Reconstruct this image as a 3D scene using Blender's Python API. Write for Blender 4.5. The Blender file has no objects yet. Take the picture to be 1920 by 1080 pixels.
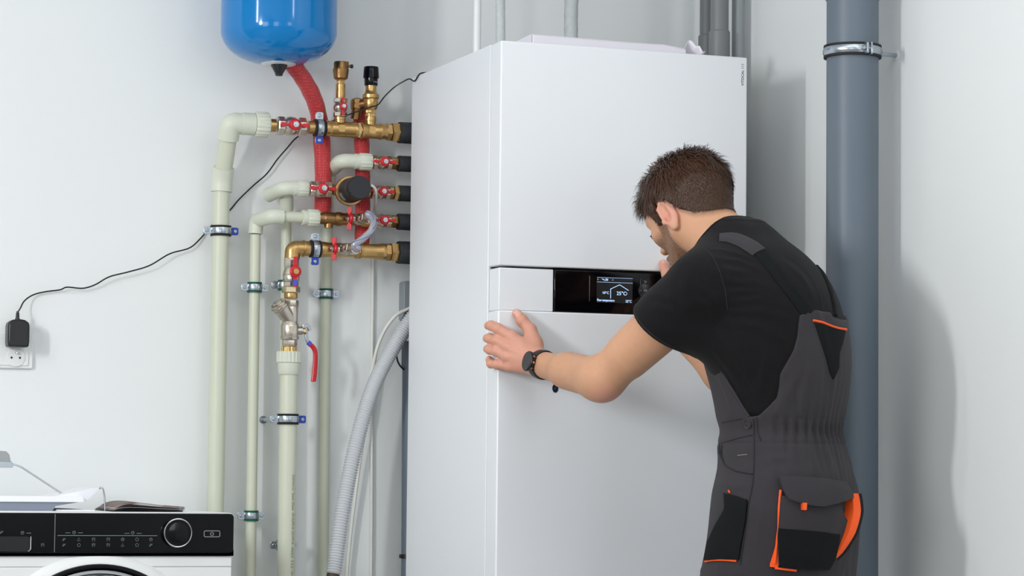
import bpy, math, random
import numpy as np
from mathutils import Vector, Matrix
random.seed(4)
S = bpy.context.scene
COL = S.collection

# ------------------------------------------------------------------ camera
CX, CY, CZ = -2.01892, -5.45963, 0.93217
YAW, PITCH, ROLL, FPX = 0.359144, 0.0696155, 0.010208, 5099.44
_f = Vector((math.sin(YAW)*math.cos(PITCH), math.cos(YAW)*math.cos(PITCH), math.sin(PITCH)))
_r = Vector((math.cos(YAW), -math.sin(YAW), 0)); _u = _r.cross(_f)
R2 = math.cos(ROLL)*_r + math.sin(ROLL)*_u
U2 = -math.sin(ROLL)*_r + math.cos(ROLL)*_u
C0 = Vector((CX, CY, CZ))
cam = bpy.data.cameras.new('camera'); camo = bpy.data.objects.new('camera', cam); COL.objects.link(camo)
m3 = Matrix((R2, U2, -_f)).transposed()
camo.matrix_world = Matrix.Translation(C0) @ m3.to_4x4()
cam.sensor_width = 36; cam.lens = FPX/1920*36; cam.clip_start = .05; cam.clip_end = 60
S.camera = camo

# ------------------------------------------------------------------ light and exposure
S.view_settings.view_transform = 'Standard'; S.view_settings.look = 'None'
S.view_settings.gamma = 1; S.view_settings.use_curve_mapping = False
S.view_settings.exposure = 0.07
wd = bpy.data.worlds.new('world'); S.world = wd; wd.use_nodes = True
wd.node_tree.nodes['Background'].inputs[0].default_value = (.9, .95, 1, 1)
wd.node_tree.nodes['Background'].inputs[1].default_value = .5
def area(name, loc, target, sx, sy, watts, color=(1, 1, 1)):
    l = bpy.data.lights.new(name, 'AREA'); l.shape = 'RECTANGLE'; l.size = sx; l.size_y = sy
    l.energy = watts; l.color = color
    o = bpy.data.objects.new(name, l); COL.objects.link(o)
    o.location = loc; d = Vector(target) - Vector(loc)
    o.rotation_euler = d.to_track_quat('-Z', 'Y').to_euler()
    return o
area('studio_softbox', (-3.45, -1.95, 2.0), (0.3, 0.1, 1.3), .20, .70, 48, (.985, .995, 1))
area('overhead_fill_light', (-.5, -1.9, 2.84), (-.5, -1.9, 0), 2.2, 1.6, 17, (.96, .985, 1))  # fill area added overhead to lift the shadows
area('rear_fill_light', (0.3, -6.85, 1.75), (0.4, 0, 1.4), .8, 1.6, 12, (.93, .97, 1))  # weak fill added behind the camera; the wall there has no window
area('rear_left_fill_light', (-2.9, -6.85, 1.4), (0.4, 0, 1.4), 1.8, 2.2, 36, (.95, .98, 1))  # broad fill added to brighten the shadow beside the cabinet; no door modelled
area('left_fill_light', (-4.85, -3.9, 1.5), (0, -3.0, 1.4), 2.6, 1.8, 58, (.95, .98, 1))  # side fill added to brighten left-facing surfaces; no window in that wall
area('tank_left_highlight_light', (-3.7, -1.5, 2.5), (-.3, .5, 1.9), .16, .55, 9, (1, 1, 1))  # strip added so the tank shows its left highlight
area('tank_right_highlight_light', (.32, -2.6, 2.62), (-.3, .5, 1.9), .12, .4, 2, (1, 1, 1))  # small strip added only for the tank's dimmer right highlight

# ------------------------------------------------------------------ helpers: points, materials, meshes
def at(px, py, X=None, Y=None, Z=None):
    """the world point that lies on the plane X=, Y= or Z= along one line of sight of the survey photograph"""
    d = _f*FPX + R2*(px-960) - U2*(py-540)
    if Y is not None: t = (Y-CY)/d.y
    elif X is not None: t = (X-CX)/d.x
    else: t = (Z-CZ)/d.z
    return C0 + d*t
def ppm(P): return FPX/((Vector(P)-C0).dot(_f))     # pixels per metre at P
def proj(P):
    d = Vector(P)-C0; z = d.dot(_f)
    return 960+FPX*d.dot(R2)/z, 540-FPX*d.dot(U2)/z

def lin(c):
    return tuple(((v/255)/12.92 if v/255 <= .04045 else ((v/255+.055)/1.055)**2.4) for v in c)+(1,)
def mat(name, c, rough=.5, metal=0., bump=0., bscale=200., var=0., vscale=30., spec=.5, coat=0., emit=0., sheen=0., stretch=None, sss=0.):
    m = bpy.data.materials.new(name); m.use_nodes = True
    nt = m.node_tree; b = nt.nodes['Principled BSDF']
    col = lin(c)
    b.inputs['Base Color'].default_value = col
    b.inputs['Roughness'].default_value = rough; b.inputs['Metallic'].default_value = metal
    b.inputs['Specular IOR Level'].default_value = spec
    b.inputs['Coat Weight'].default_value = coat
    b.inputs['Coat Roughness'].default_value = .05
    if sheen: b.inputs['Sheen Weight'].default_value = sheen; b.inputs['Sheen Roughness'].default_value = .6
    if sss:
        b.inputs['Subsurface Weight'].default_value = sss; b.inputs['Subsurface Radius'].default_value = (1, .35, .2)
        b.inputs['Subsurface Scale'].default_value = .006
    if emit:
        b.inputs['Emission Color'].default_value = col; b.inputs['Emission Strength'].default_value = emit
    tc = nt.nodes.new('ShaderNodeTexCoord'); src = tc.outputs['Object']
    if stretch:
        mp = nt.nodes.new('ShaderNodeMapping'); mp.inputs['Scale'].default_value = stretch
        nt.links.new(src, mp.inputs[0]); src = mp.outputs[0]
    if bump:
        n = nt.nodes.new('ShaderNodeTexNoise'); n.inputs['Scale'].default_value = bscale; n.inputs['Detail'].default_value = 4
        nt.links.new(src, n.inputs['Vector'])
        bn = nt.nodes.new('ShaderNodeBump'); bn.inputs['Strength'].default_value = bump; bn.inputs['Distance'].default_value = .002
        nt.links.new(n.outputs[0], bn.inputs['Height']); nt.links.new(bn.outputs[0], b.inputs['Normal'])
    if var:
        n = nt.nodes.new('ShaderNodeTexNoise'); n.inputs['Scale'].default_value = vscale; n.inputs['Detail'].default_value = 5
        nt.links.new(src, n.inputs['Vector'])
        mx = nt.nodes.new('ShaderNodeMix'); mx.data_type = 'RGBA'
        mx.inputs[6].default_value = tuple(v*(1-var) for v in col[:3])+(1,)
        mx.inputs[7].default_value = tuple(min(1, v*(1+var)) for v in col[:3])+(1,)
        nt.links.new(n.outputs[0], mx.inputs[0]); nt.links.new(mx.outputs[2], b.inputs['Base Color'])
    return m

class G:
    """collects geometry and becomes one mesh object"""
    def __init__(s): s.v = []; s.f = []; s.cv = []
    def add(s, vs, fs):
        o = len(s.v); s.v += [Vector(v) for v in vs]; s.f += [tuple(i+o for i in f) for f in fs]; return s
    def tr(s, M):
        s.v = [M @ v for v in s.v]; return s
    def merge(s, g): return s.add(g.v, g.f)
    def build(s, name, m, parent=None, sharp=35, kind=None, bevel=0, smooth=True):
        me = bpy.data.meshes.new(name)
        org = Vector(parent.get('_o', (0, 0, 0))) if parent is not None else Vector((0, 0, 0))
        me.from_pydata([v-org for v in s.v], [], s.f); me.validate(); me.update()
        if smooth:
            me.shade_smooth(); me.set_sharp_from_angle(angle=math.radians(sharp))
        for mm in (m if isinstance(m, (list, tuple)) else [m]): me.materials.append(mm)
        o = bpy.data.objects.new(name, me); COL.objects.link(o)
        if parent is not None:
            root = parent; o.parent = root
            o['_o'] = tuple(org)
        if kind: o['kind'] = kind
        if bevel:
            bv = o.modifiers.new('bevel', 'BEVEL'); bv.width = bevel; bv.segments = 2; bv.limit_method = 'ANGLE'
            bv.angle_limit = math.radians(40); bv.harden_normals = False
        return o

def thing(name, label, cat, loc=(0, 0, 0), group=None, local=False):
    """Empty at the base of a thing. Parts are written in world coordinates unless local"""
    o = bpy.data.objects.new(name, None); COL.objects.link(o); o.location = loc
    o.empty_display_size = .05
    o['label'] = label; o['category'] = cat
    if group: o['group'] = group
    o['_o'] = (0, 0, 0) if local else tuple(loc)
    return o
def tag(o, label, cat, group=None):
    o['label'] = label; o['category'] = cat
    if group: o['group'] = group
    return o
def struct(o): o['kind'] = 'structure'; return o
def settle(o):
    """put a single-mesh thing's origin at its base"""
    me = o.data; n = len(me.vertices); a = np.empty(n*3, dtype=np.float32); me.vertices.foreach_get('co', a); a = a.reshape(-1, 3)
    c = np.array([(a[:, 0].min()+a[:, 0].max())/2, (a[:, 1].min()+a[:, 1].max())/2, a[:, 2].min()])
    a -= c; me.vertices.foreach_set('co', a.ravel()); me.update(); o.location = c; return o
def dup(o, label, loc=None, scale=None, rot=None, group=None):
    c = o.copy(); COL.objects.link(c); c['label'] = label
    if group: c['group'] = group
    if loc is not None: c.location = loc
    if scale is not None: c.scale = (scale,)*3
    if rot is not None: c.rotation_euler = rot
    for ch in list(o.children):
        d = ch.copy(); COL.objects.link(d); d.parent = c
        for g in list(ch.children):
            e = g.copy(); COL.objects.link(e); e.parent = d
    return c

def frame(D):
    D = Vector(D).normalized(); a = Vector((0, 0, 1)) if abs(D.z) < .9 else Vector((0, 1, 0))
    x = a.cross(D).normalized(); y = D.cross(x); return x, y, D
def lathe(g, P, D, prof, seg=24, closed=True, phase=0.):
    """profile [(t, r)] spun about the axis P + t D"""
    P = Vector(P); x, y, d = frame(D); vs = []; fs = []
    for t, r in prof:
        for k in range(seg):
            a = phase+2*math.pi*k/seg; vs.append(P+d*t+(x*math.cos(a)+y*math.sin(a))*r)
    n = len(prof)
    for i in range(n-1):
        for k in range(seg):
            k2 = (k+1) % seg; fs.append((i*seg+k, i*seg+k2, (i+1)*seg+k2, (i+1)*seg+k))
    if closed:
        fs.append(tuple(range(seg))[::-1]); fs.append(tuple((n-1)*seg+k for k in range(seg)))
    return g.add(vs, fs)
def hexnut(g, P, D, L, r, n=6, phase=0.3, ch=.12):
    c = L*ch
    return lathe(g, P, D, [(0, r*.93), (c, r), (L-c, r), (L, r*.93)], n, phase=phase)
def ribbed(g, P, D, L, r, n=18, depth=.07):
    """a union collar with moulded ribs"""
    P = Vector(P); x, y, d = frame(D); vs = []; fs = []; seg = n*4
    for t, q in ((0, .93), (.08*L, 1), (.92*L, 1), (L, .93)):
        for k in range(seg):
            a = 2*math.pi*k/seg; rr = r*q*(1-(depth if (k % 4) in (0, 1) else 0))
            vs.append(P+d*t+(x*math.cos(a)+y*math.sin(a))*rr)
    for i in range(3):
        for k in range(seg):
            k2 = (k+1) % seg; fs.append((i*seg+k, i*seg+k2, (i+1)*seg+k2, (i+1)*seg+k))
    fs.append(tuple(range(seg))[::-1]); fs.append(tuple(3*seg+k for k in range(seg)))
    return g.add(vs, fs)
def spline(pts, n=8):
    """Catmull-Rom through pts"""
    P = [Vector(p) for p in pts]; P = [P[0]*2-P[1]]+P+[P[-1]*2-P[-2]]; out = []
    for i in range(1, len(P)-2):
        for k in range(n):
            t = k/n; a, b, c, d = P[i-1], P[i], P[i+1], P[i+2]
            out.append(.5*((2*b)+(c-a)*t+(2*a-5*b+4*c-d)*t*t+(3*b-a-3*c+d)*t**3))
    out.append(P[-2]); return out
def arc_path(pts, r, n=8):
    """polyline with rounded corners"""
    P = [Vector(p) for p in pts]; out = [P[0]]
    for i in range(1, len(P)-1):
        a = (P[i-1]-P[i]); b = (P[i+1]-P[i]); q = min(r, a.length*.49, b.length*.49)
        s = P[i]+a.normalized()*q; e = P[i]+b.normalized()*q
        for k in range(n+1):
            t = k/n; out.append(s*(1-t)**2+P[i]*2*t*(1-t)+e*t*t)
    out.append(P[-1]); return out
def tube(g, pts, r, seg=16, caps=True, flat=None):
    """swept tube; r a number, a list or a function of 0..1; flat=(normal, ratio) squashes it"""
    P = [Vector(p) for p in pts]; n = len(P); vs = []; fs = []
    T = [(P[min(i+1, n-1)]-P[max(i-1, 0)]).normalized() for i in range(n)]
    x = frame(T[0])[0]
    for i in range(n):
        x = (x-T[i]*x.dot(T[i]))
        x = x.normalized() if x.length > 1e-6 else frame(T[i])[0]
        y = T[i].cross(x); rr = r(i/(n-1)) if callable(r) else (r[i] if isinstance(r, (list, tuple)) else r)
        for k in range(seg):
            a = 2*math.pi*k/seg; o = (x*math.cos(a)+y*math.sin(a))*rr
            if flat: o = o-flat[0]*o.dot(flat[0])*(1-flat[1])
            vs.append(P[i]+o)
    for i in range(n-1):
        for k in range(seg):
            k2 = (k+1) % seg; fs.append((i*seg+k, i*seg+k2, (i+1)*seg+k2, (i+1)*seg+k))
    if caps: fs.append(tuple(range(seg))[::-1]); fs.append(tuple((n-1)*seg+k for k in range(seg)))
    return g.add(vs, fs)
def box(g, a, b, M=None):
    x0, y0, z0 = a; x1, y1, z1 = b
    vs = [Vector(v) for v in ((x0,y0,z0),(x1,y0,z0),(x1,y1,z0),(x0,y1,z0),(x0,y0,z1),(x1,y0,z1),(x1,y1,z1),(x0,y1,z1))]
    if M is not None: vs = [M @ v for v in vs]
    return g.add(vs, [(3,2,1,0),(4,5,6,7),(0,1,5,4),(1,2,6,5),(2,3,7,6),(3,0,4,7)])
def prism(g, pts2, o, ex, ey, ez, h):
    """outline pts2 in the plane ex,ey at o, thickened by h along ez"""
    o, ex, ey, ez = Vector(o), Vector(ex), Vector(ey), Vector(ez); n = len(pts2)
    vs = [o+ex*a+ey*b for a, b in pts2]+[o+ex*a+ey*b+ez*h for a, b in pts2]
    if ex.cross(ey).dot(ez)*h < 0: sg = 1
    else: sg = -1
    f0 = tuple(range(n)); f1 = tuple(range(n, 2*n))
    area2 = sum(pts2[i][0]*pts2[(i+1) % n][1]-pts2[(i+1) % n][0]*pts2[i][1] for i in range(n))
    if area2*sg < 0: f0 = f0[::-1]
    else: f1 = f1[::-1]
    fs = [f0, f1]
    for i in range(n):
        q = (i, (i+1) % n, n+(i+1) % n, n+i)
        fs.append(q if area2*sg < 0 else q[::-1])
    return g.add(vs, fs)
def rrect(w, h, r, n=5, cx=0, cy=0):
    out = []
    for (sx, sy, a0) in ((1, 1, 0), (-1, 1, 90), (-1, -1, 180), (1, -1, 270)):
        for k in range(n+1):
            a = math.radians(a0+90*k/n); out.append((cx+sx*(w/2-r)+r*math.cos(a), cy+sy*(h/2-r)+r*math.sin(a)))
    return out
def circ(r, n=24, cx=0, cy=0, a0=0, a1=360):
    full = abs(a1-a0) >= 360; m = n if full else n+1
    return [(cx+r*math.cos(math.radians(a0+(a1-a0)*k/n)), cy+r*math.sin(math.radians(a0+(a1-a0)*k/n))) for k in range(m)]
def text(name, s, size, o, ex, ez_up, m, parent, align='LEFT', depth=.0003, bold=0., sx=1.):
    """flat lettering: baseline starts at o, runs along ex, upright along ez_up"""
    c = bpy.data.curves.new(name, 'FONT'); c.body = s; c.size = size; c.extrude = depth; c.align_x = align; c.offset = bold
    t = bpy.data.objects.new('t', c); COL.objects.link(t)
    bpy.context.view_layer.update()
    me = bpy.data.meshes.new_from_object(t.evaluated_get(bpy.context.evaluated_depsgraph_get()))
    COL.objects.unlink(t); bpy.data.objects.remove(t)
    ex = Vector(ex).normalized(); ey = Vector(ez_up).normalized(); ez = ex.cross(ey)
    org = Vector(parent['_o'])
    for v in me.vertices: v.co = Vector(o)-org+ex*v.co.x*sx+ey*v.co.y+ez*v.co.z
    me.name = name; me.materials.clear(); me.materials.append(m)
    ob = bpy.data.objects.new(name, me); COL.objects.link(ob); ob.parent = parent; ob['_o'] = tuple(org)
    return ob

# ------------------------------------------------------------------ materials
M = {}
M['wall'] = mat('wall_paint', (232, 235, 235), .75, bump=.12, bscale=60, var=.015, vscale=3)
M['floor'] = mat('floor_tiles', (150, 148, 145), .4, var=.08, vscale=4)
M['ceil'] = mat('ceiling_paint', (240, 240, 240), .8)
M['unit'] = mat('white_powder_coat', (237, 240, 244), .36, spec=.45, bump=.015, bscale=500)
M['seam'] = mat('shadow_gap', (60, 62, 66), .7)
M['gloss_black'] = mat('gloss_black', (5, 5, 8), .08, spec=.3)
M['black'] = mat('black_plastic', (18, 18, 20), .35)
M['rubber'] = mat('black_rubber', (22, 23, 26), .7)
M['foam'] = mat('black_foam_insulation', (38, 41, 46), .75, bump=.5, bscale=90, var=.25, vscale=30)
M['dark'] = mat('dark_hole', (6, 6, 6), .8)
M['blue'] = mat('blue_enamel', (0, 120, 190), .12, coat=.3, spec=.4)
M['zinc'] = mat('zinc_steel', (176, 184, 192), .26, metal=.95, var=.12, vscale=60)
M['nickel'] = mat('nickel_plate', (205, 196, 184), .27, metal=1, bump=.12, bscale=300, var=.08, vscale=40)
M['brass'] = mat('brass', (192, 156, 102), .30, metal=1, bump=.2, bscale=220, var=.22, vscale=30)
M['brass_dark'] = mat('brass_dark', (150, 114, 74), .36, metal=1, bump=.15, bscale=250, var=.15, vscale=30)
M['pp'] = mat('pp_pipe_plastic', (204, 207, 188), .42, var=.03, vscale=12)
M['pp2'] = mat('pp_fitting_plastic', (210, 214, 198), .45, bump=.1, bscale=400)
M['red'] = mat('red_enamel', (200, 20, 34), .35)
M['redv'] = mat('red_vinyl_grip', (190, 18, 30), .25)
M['bluep'] = mat('blue_plastic', (22, 62, 170), .4)
M['green'] = mat('green_rubber', (12, 92, 74), .55)
M['grey_pipe'] = mat('grey_pvc', (98, 110, 122), .45, var=.03, vscale=8)
M['grey_pipe2'] = mat('grey_pvc_dull', (122, 124, 126), .45)
M['white_plastic'] = mat('white_plastic', (232, 234, 234), .4)
M['cord'] = mat('white_cord', (228, 227, 220), .5)
M['foil'] = mat('grey_foam_sleeve', (188, 194, 194), .6, bump=.6, bscale=160, var=.16, vscale=60)
M['steel'] = mat('bright_steel', (200, 202, 206), .2, metal=1)
M['paper'] = mat('paper', (238, 240, 246), .7)
M['wpack'] = mat('white_wrap', (232, 228, 236), .5, bump=.3, bscale=30)
M['screen'] = mat('lcd_background', (30, 31, 33), .3)
M['lcd'] = mat('lcd_segments', (176, 206, 246), .5, emit=1.0)
M['print_black'] = mat('print_black', (45, 47, 52), .6)
M['print_grey'] = mat('print_grey', (160, 166, 172), .6)

# ------------------------------------------------------------------ room shell
YW, XW = .74, .78
def slab(name, a, b, m):
    g = G(); box(g, a, b); return struct(g.build(name, m, smooth=False))
slab('wall_back', (-4.9, YW, 0), (XW+.12, YW+.12, 2.9), M['wall'])
slab('wall_right', (XW, -7.0, 0), (XW+.12, YW, 2.9), M['wall'])
slab('wall_left', (-5.02, -7.0, 0), (-4.9, YW+.12, 2.9), M['wall'])
slab('wall_front', (-5.02, -7.12, 0), (XW+.12, -7.0, 2.9), M['wall'])
slab('floor', (-5.02, -7.12, -.1), (XW+.12, YW+.12, 0), M['floor'])
slab('ceiling', (-5.02, -7.12, 2.9), (XW+.12, YW+.12, 3.0), M['ceil'])

# ------------------------------------------------------------------ heat pump cabinet
UW, UD, UH = .587, .606, 1.874
Z1, Z2 = 1.3861, 1.2909
YS = .064
def unit():
    t = thing('heating_unit', 'tall white floor-standing heating cabinet with a black control display', 'heating unit', (0, UD/2, 0))
    t.location = (0, 0, 0); t['_o'] = (0, 0, 0)
    g = G(); box(g, (0.0, YS+.004, .03), (UW, UD, UH)); g.build('casing', M['unit'], t, bevel=.002)
    g = G(); box(g, (.006, YS-.004, .04), (UW-.006, YS+.005, UH-.006)); g.build('seam_strip', M['seam'], t)
    def panel(z0, z1, y0=0., x0=0., x1=UW):
        g = G(); box(g, (x0, y0, z0), (x1, YS, z1)); return g
    panel(Z1+.001, UH).build('front_panel', M['unit'], t, bevel=.003)
    panel(.05, Z2-.0005).build('front_panel', M['unit'], t, bevel=.003)
    gx0, gx1 = at(1040, 543, Y=0).x, at(1250, 548, Y=0).x
    panel(Z2, Z1-.0035, .004, .0022, gx0-.0015).build('infill_panel', M['unit'], t, bevel=.002)
    panel(Z2, Z1-.0035, .004, gx1+.0015, UW-.0022).build('infill_panel', M['unit'], t, bevel=.002)
    g = G(); box(g, (.03, .012, .0), (UW-.03, UD-.02, .05)); g.build('plinth', M['black'], t)
    # control panel
    g = G(); box(g, (gx0, .0015, Z2), (gx1, YS, Z1-.0035)); cp = g.build('control_panel', M['gloss_black'], t, bevel=.002)
    def q(px, py): return at(px, py, Y=.001)
    zt, zb = q(1120, 519).z, q(1120, 567).z; sx0, sx1 = q(1119, 540).x, q(1186, 540).x
    g = G(); box(g, (sx0, .0006, zb), (sx1, .003, zt)); g.build('screen', M['screen'], cp)
    W_, H_ = sx1-sx0, zt-zb
    def P(u, v, y=.0002): return Vector((sx0+u*W_, y, zb+v*H_))
    ex, up = (1, 0, 0), (0, 0, 1)
    g = G()
    def bar(u0, v0, u1, v1, w=.0011):
        a, b = P(u0, v0), P(u1, v1); d = (b-a); L = d.length; d.normalize(); n = Vector((0, 1, 0)).cross(d)
        prism(g, [(0, -w/2), (L, -w/2), (L, w/2), (0, w/2)], a, d, n, (0, 1, 0), .0005)
    bar(.385, .17, .385, .55); bar(.375, .535, .635, .72); bar(.635, .72, .885, .51)
    bar(.0, .80, 1, .80, .0005); bar(0, .98, 1, .98, .0004)
    for k in range(3): bar(.235, .87+.03*k, .31, .87+.03*k, .0008)
    bar(.14, .93, .18, .90); bar(.18, .92, .22, .86)
    for (u, s) in ((.03, -1), (.44, 1)):
        prism(g, [(0, -.0014), (s*.0014, 0), (0, .0014)], P(u, .90), ex, up, (0, 1, 0), .0005)
    for s in (1, -1):
        prism(g, [(-.0011, s*.0006), (.0011, s*.0006), (0, s*.0022)], P(.84, .385), ex, up, (0, 1, 0), .0005)
    g.build('display_symbols', M['lcd'], cp, smooth=False)
    text('lettering', '10°C', .0078, P(.145, .34), ex, up, M['lcd'], cp)
    text('lettering', '25°C', .0112, P(.55, .315), ex, up, M['lcd'], cp)
    text('lettering', 'Flow temperature', .0078, P(.005, .05), ex, up, M['lcd'], cp, sx=.72)
    text('lettering', '32°C', .0078, P(.80, .035), ex, up, M['lcd'], cp, sx=.9)
    g = G(); a, b = q(1105.5, 517), q(1105.5, 565); box(g, (a.x-.0007, .0005, b.z), (a.x+.0007, .002, a.z))
    g.build('light_bar', M['steel'], cp)
    # key pad
    c = q(1209, 545); w = .023
    g = G(); prism(g, rrect(w*1.0, .062, .004), (c.x, .0018, c.z-.002), ex, up, (0, 1, 0), -.0022)
    kp = g.build('key_pad', M['gloss_black'], cp, bevel=.0006)
    g = G(); lathe(g, (c.x, .0008, c.z), (0, -1, 0), [(0, .0155), (.002, .0155), (.0026, .0145)], 32)
    g.build('key_ring', mat('key_ring_black', (40, 42, 46), .25), cp)
    g = G()
    for dx, dz in ((0, .0105), (0, -.0105), (.0105, 0), (-.0105, 0)):
        s = .0018; d = Vector((dx, 0, dz)).normalized(); n = Vector((d.z, 0, -d.x)); o = Vector((c.x+dx, -.0022, c.z+dz))
        prism(g, [(-s*.4, -s*.6), (s*.6, 0), (-s*.4, s*.6)], o, d, n, (0, 1, 0), .0004)
    g.build('arrow_marks', M['print_grey'], cp, smooth=False)
    text('lettering', 'OK', .006, (c.x-.0038, -.0020, c.z-.0022), ex, up, M['print_grey'], cp)
    g = G(); tube(g, [(c.x-.003, -.0008, c.z+.021), (c.x+.002, -.0008, c.z+.021), (c.x+.003, -.0008, c.z+.0195), (c.x+.002, -.0008, c.z+.018), (c.x-.002, -.0008, c.z+.018)], .0004, 6)
    g.build('return_mark', M['print_grey'], cp)
    # model lettering up the right edge and badge
    a, b = at(1394.5, 161, Y=0), at(1394.5, 119, Y=0); L = (b-a).length
    text('lettering', 'VITOCAL 111', L/5.9, (a.x, -.0002, a.z), (0, 0, 1), (-1, 0, 0), M['print_black'], t)
    c = at(1041, 728, Y=0)
    g = G(); prism(g, [(x*.72, y) for x, y in circ(.0095, 24)], (c.x, 0, c.z), ex, up, (0, 1, 0), -.0012)
    g.build('badge', mat('badge_navy', (24, 38, 58), .3), t)
    g = G(); lathe(g, (c.x, -.0011, c.z), (0, -1, 0), [(0, .0022), (.0006, .0018)], 12); g.build('badge_stud', M['steel'], t)
unit()

# ------------------------------------------------------------------ plumbing on the back wall
YL = .635        # plane of the manifold lines
YP = .69         # plane of the thin vertical pipes
UPZ = Vector((0, 0, 1)); EX = Vector((1, 0, 0)); EY = Vector((0, 1, 0))
def lz(px, py, Y=YL): return at(px, py, Y=Y).z
def px2x(px, py, Y=YL): return at(px, py, Y=Y).x

class Line:
    """a horizontal run along +X; px positions are read once against its own height"""
    def __init__(s, px, py, Y=YL): s.Y = Y; s.z = at(px, py, Y=Y).z; s.py = py
    def x(s, px): return at(px, s.py, Y=s.Y).x
    def P(s, px): return Vector((s.x(px), s.Y, s.z))
    def L(s, a, b): return s.x(b)-s.x(a)

# ---- clamps: local frame, pipe axis = local Z, wall = local +Y, lugs along local X
def clamp(name, label, P, r, kind='blue', standoff=.05, rot=(0, 0, 0), group=None, cat='pipe clamp', band_h=.017, rodx=0):
    t = thing(name, label, cat, P, group, local=True); t.rotation_euler = rot
    rub = M['rubber'] if kind == 'blue' else M['green']
    g = G(); h = band_h
    for z0, z1 in ((-h*.72, h*.72),):
        n = 36; vs = []; fs = []
        prof = [(r*1.0, z0), (r+.0042, z0), (r+.0046, z0+.0022), (r+.003, z0+.0035), (r+.003, z1-.0035), (r+.0046, z1-.0022), (r+.0042, z1), (r*1.0, z1)]
        for k in range(n):
            a = 2*math.pi*k/n
            vs += [Vector((math.cos(a)*q, math.sin(a)*q, z)) for q, z in prof]
        m = len(prof)
        for k in range(n):
            for i in range(m): fs.append((k*m+i, ((k+1) % n)*m+i, ((k+1) % n)*m+(i+1) % m, k*m+(i+1) % m))
        g.add(vs, [f[::-1] for f in fs])
    g.build('rubber_lining', rub, t)
    g = G(); vs = []; fs = []; n = 36
    prof = [(r+.0028, -h*.42), (r+.0048, -h*.42), (r+.0056, -h*.2), (r+.0056, h*.2), (r+.0048, h*.42), (r+.0028, h*.42)]; m = len(prof)
    for k in range(n):
        a = 2*math.pi*k/n; vs += [Vector((math.cos(a)*q, math.sin(a)*q, z)) for q, z in prof]
    for k in range(n):
        for i in range(m): fs.append((k*m+i, ((k+1) % n)*m+i, ((k+1) % n)*m+(i+1) % m, k*m+(i+1) % m))
    g.add(vs, [f[::-1] for f in fs]); g.build('metal_band', M['zinc'], t)
    Lg = .0185 if kind == 'blue' else .0165
    for s in (-1, 1):
        for dy, th in ((-.0035, .0018), (.0015, .0018)):
            g = G()
            out = rrect(Lg, h*1.05, .004, 4, cx=s*(r+.003+Lg/2), cy=0)
            prism(g, out, (0, dy, 0), EX, UPZ, EY, th)
            blue = kind == 'blue' and s > 0
            lg = g.build('lug', M['bluep'] if blue and dy < 0 else M['zinc'], t, bevel=.0005)
            if blue and dy < 0: lg['label'] = 'blue plastic lug'
        g = G(); cx = s*(r+.004+Lg/2)
        lathe(g, (cx, -.0036, 0), (0, -1, 0), [(0, .0044), (.0014, .0042), (.0024, .003)], 16)
        box(g, (cx-.0022, -.0064, -.0005), (cx+.0022, -.0058, .0005)); box(g, (cx-.0005, -.0064, -.0022), (cx+.0005, -.0058, .0022))
        lathe(g, (cx, .006, 0), (0, -1, 0), [(0, .0022), (.01, .0022)], 10)
        g.build('screw', M['zinc'], t)
    if standoff:
        y0_ = r+.003 if not rodx else .004
        g = G(); lathe(g, (rodx, y0_, 0), (0, 1, 0), [(0, .0062), (.007, .0062), (.0071, .0045), (standoff-y0_-.0005, .0045)], 14)
        lathe(g, (rodx, standoff-.002, 0), (0, 1, 0), [(-.001, .009), (.002, .0095)], 18)
        g.build('standoff_rod', M['zinc'], t)
    return t

# ---- ball valve with butterfly handle: local frame, axis = local X, stem = local -Y
def valve_proto(name, label, across=False, steel=True):
    t = thing(name, label, 'valve', (0, 0, 0), local=True)
    L = .048; r = .0145; g = G()
    hexnut(g, (-L/2, 0, 0), EX, .012, .0175, 8, phase=.4)
    lathe(g, (-L/2+.012, 0, 0), EX, [(0, .013), (.002, .0135), (.005, .0165), (.012, .018), (.019, .0165), (.022, .0135), (.024, .013)], 26)
    hexnut(g, (L/2-.012, 0, 0), EX, .012, .0175, 8, phase=.4)
    g.build('valve_body', M['nickel'], t)
    g = G(); lathe(g, (0, -.012, 0), (0, -1, 0), [(0, .0085), (.010, .0085), (.0102, .0065), (.016, .0065)], 18)
    g.build('stem', M['nickel'], t)
    g = G(); lathe(g, (0, -.024, 0), (0, -1, 0), [(0, .0108), (.0012, .0122), (.004, .0122), (.0065, .0100), (.0068, .007)], 26)
    d = Vector((0, 0, 1)) if across else EX; w = d.cross(EY)
    for s in (-1, 1):
        # wing: narrow neck that widens to a flat paddle
        out = [(.008, -.0038), (.017, -.0026), (.0195, -.0040), (.0285, -.0042), (.0298, 0), (.0285, .0042), (.0195, .0040), (.017, .0026), (.008, .0038)]
        prism(g, [(a*s, b) for a, b in out], (0, -.0265, 0), d, w, EY, .0028)
    g.build('butterfly_handle', M['red'], t, bevel=.0006)
    g = G(); hexnut(g, (0, -.0300, 0), (0, -1, 0), .0045, .0068, 6, phase=.2, ch=.2)
    lathe(g, (0, -.0345, 0), (0, -1, 0), [(0, .0030), (.0022, .0028)], 12)
    g.build('handle_nut', M['steel'], t)
    return t

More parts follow.
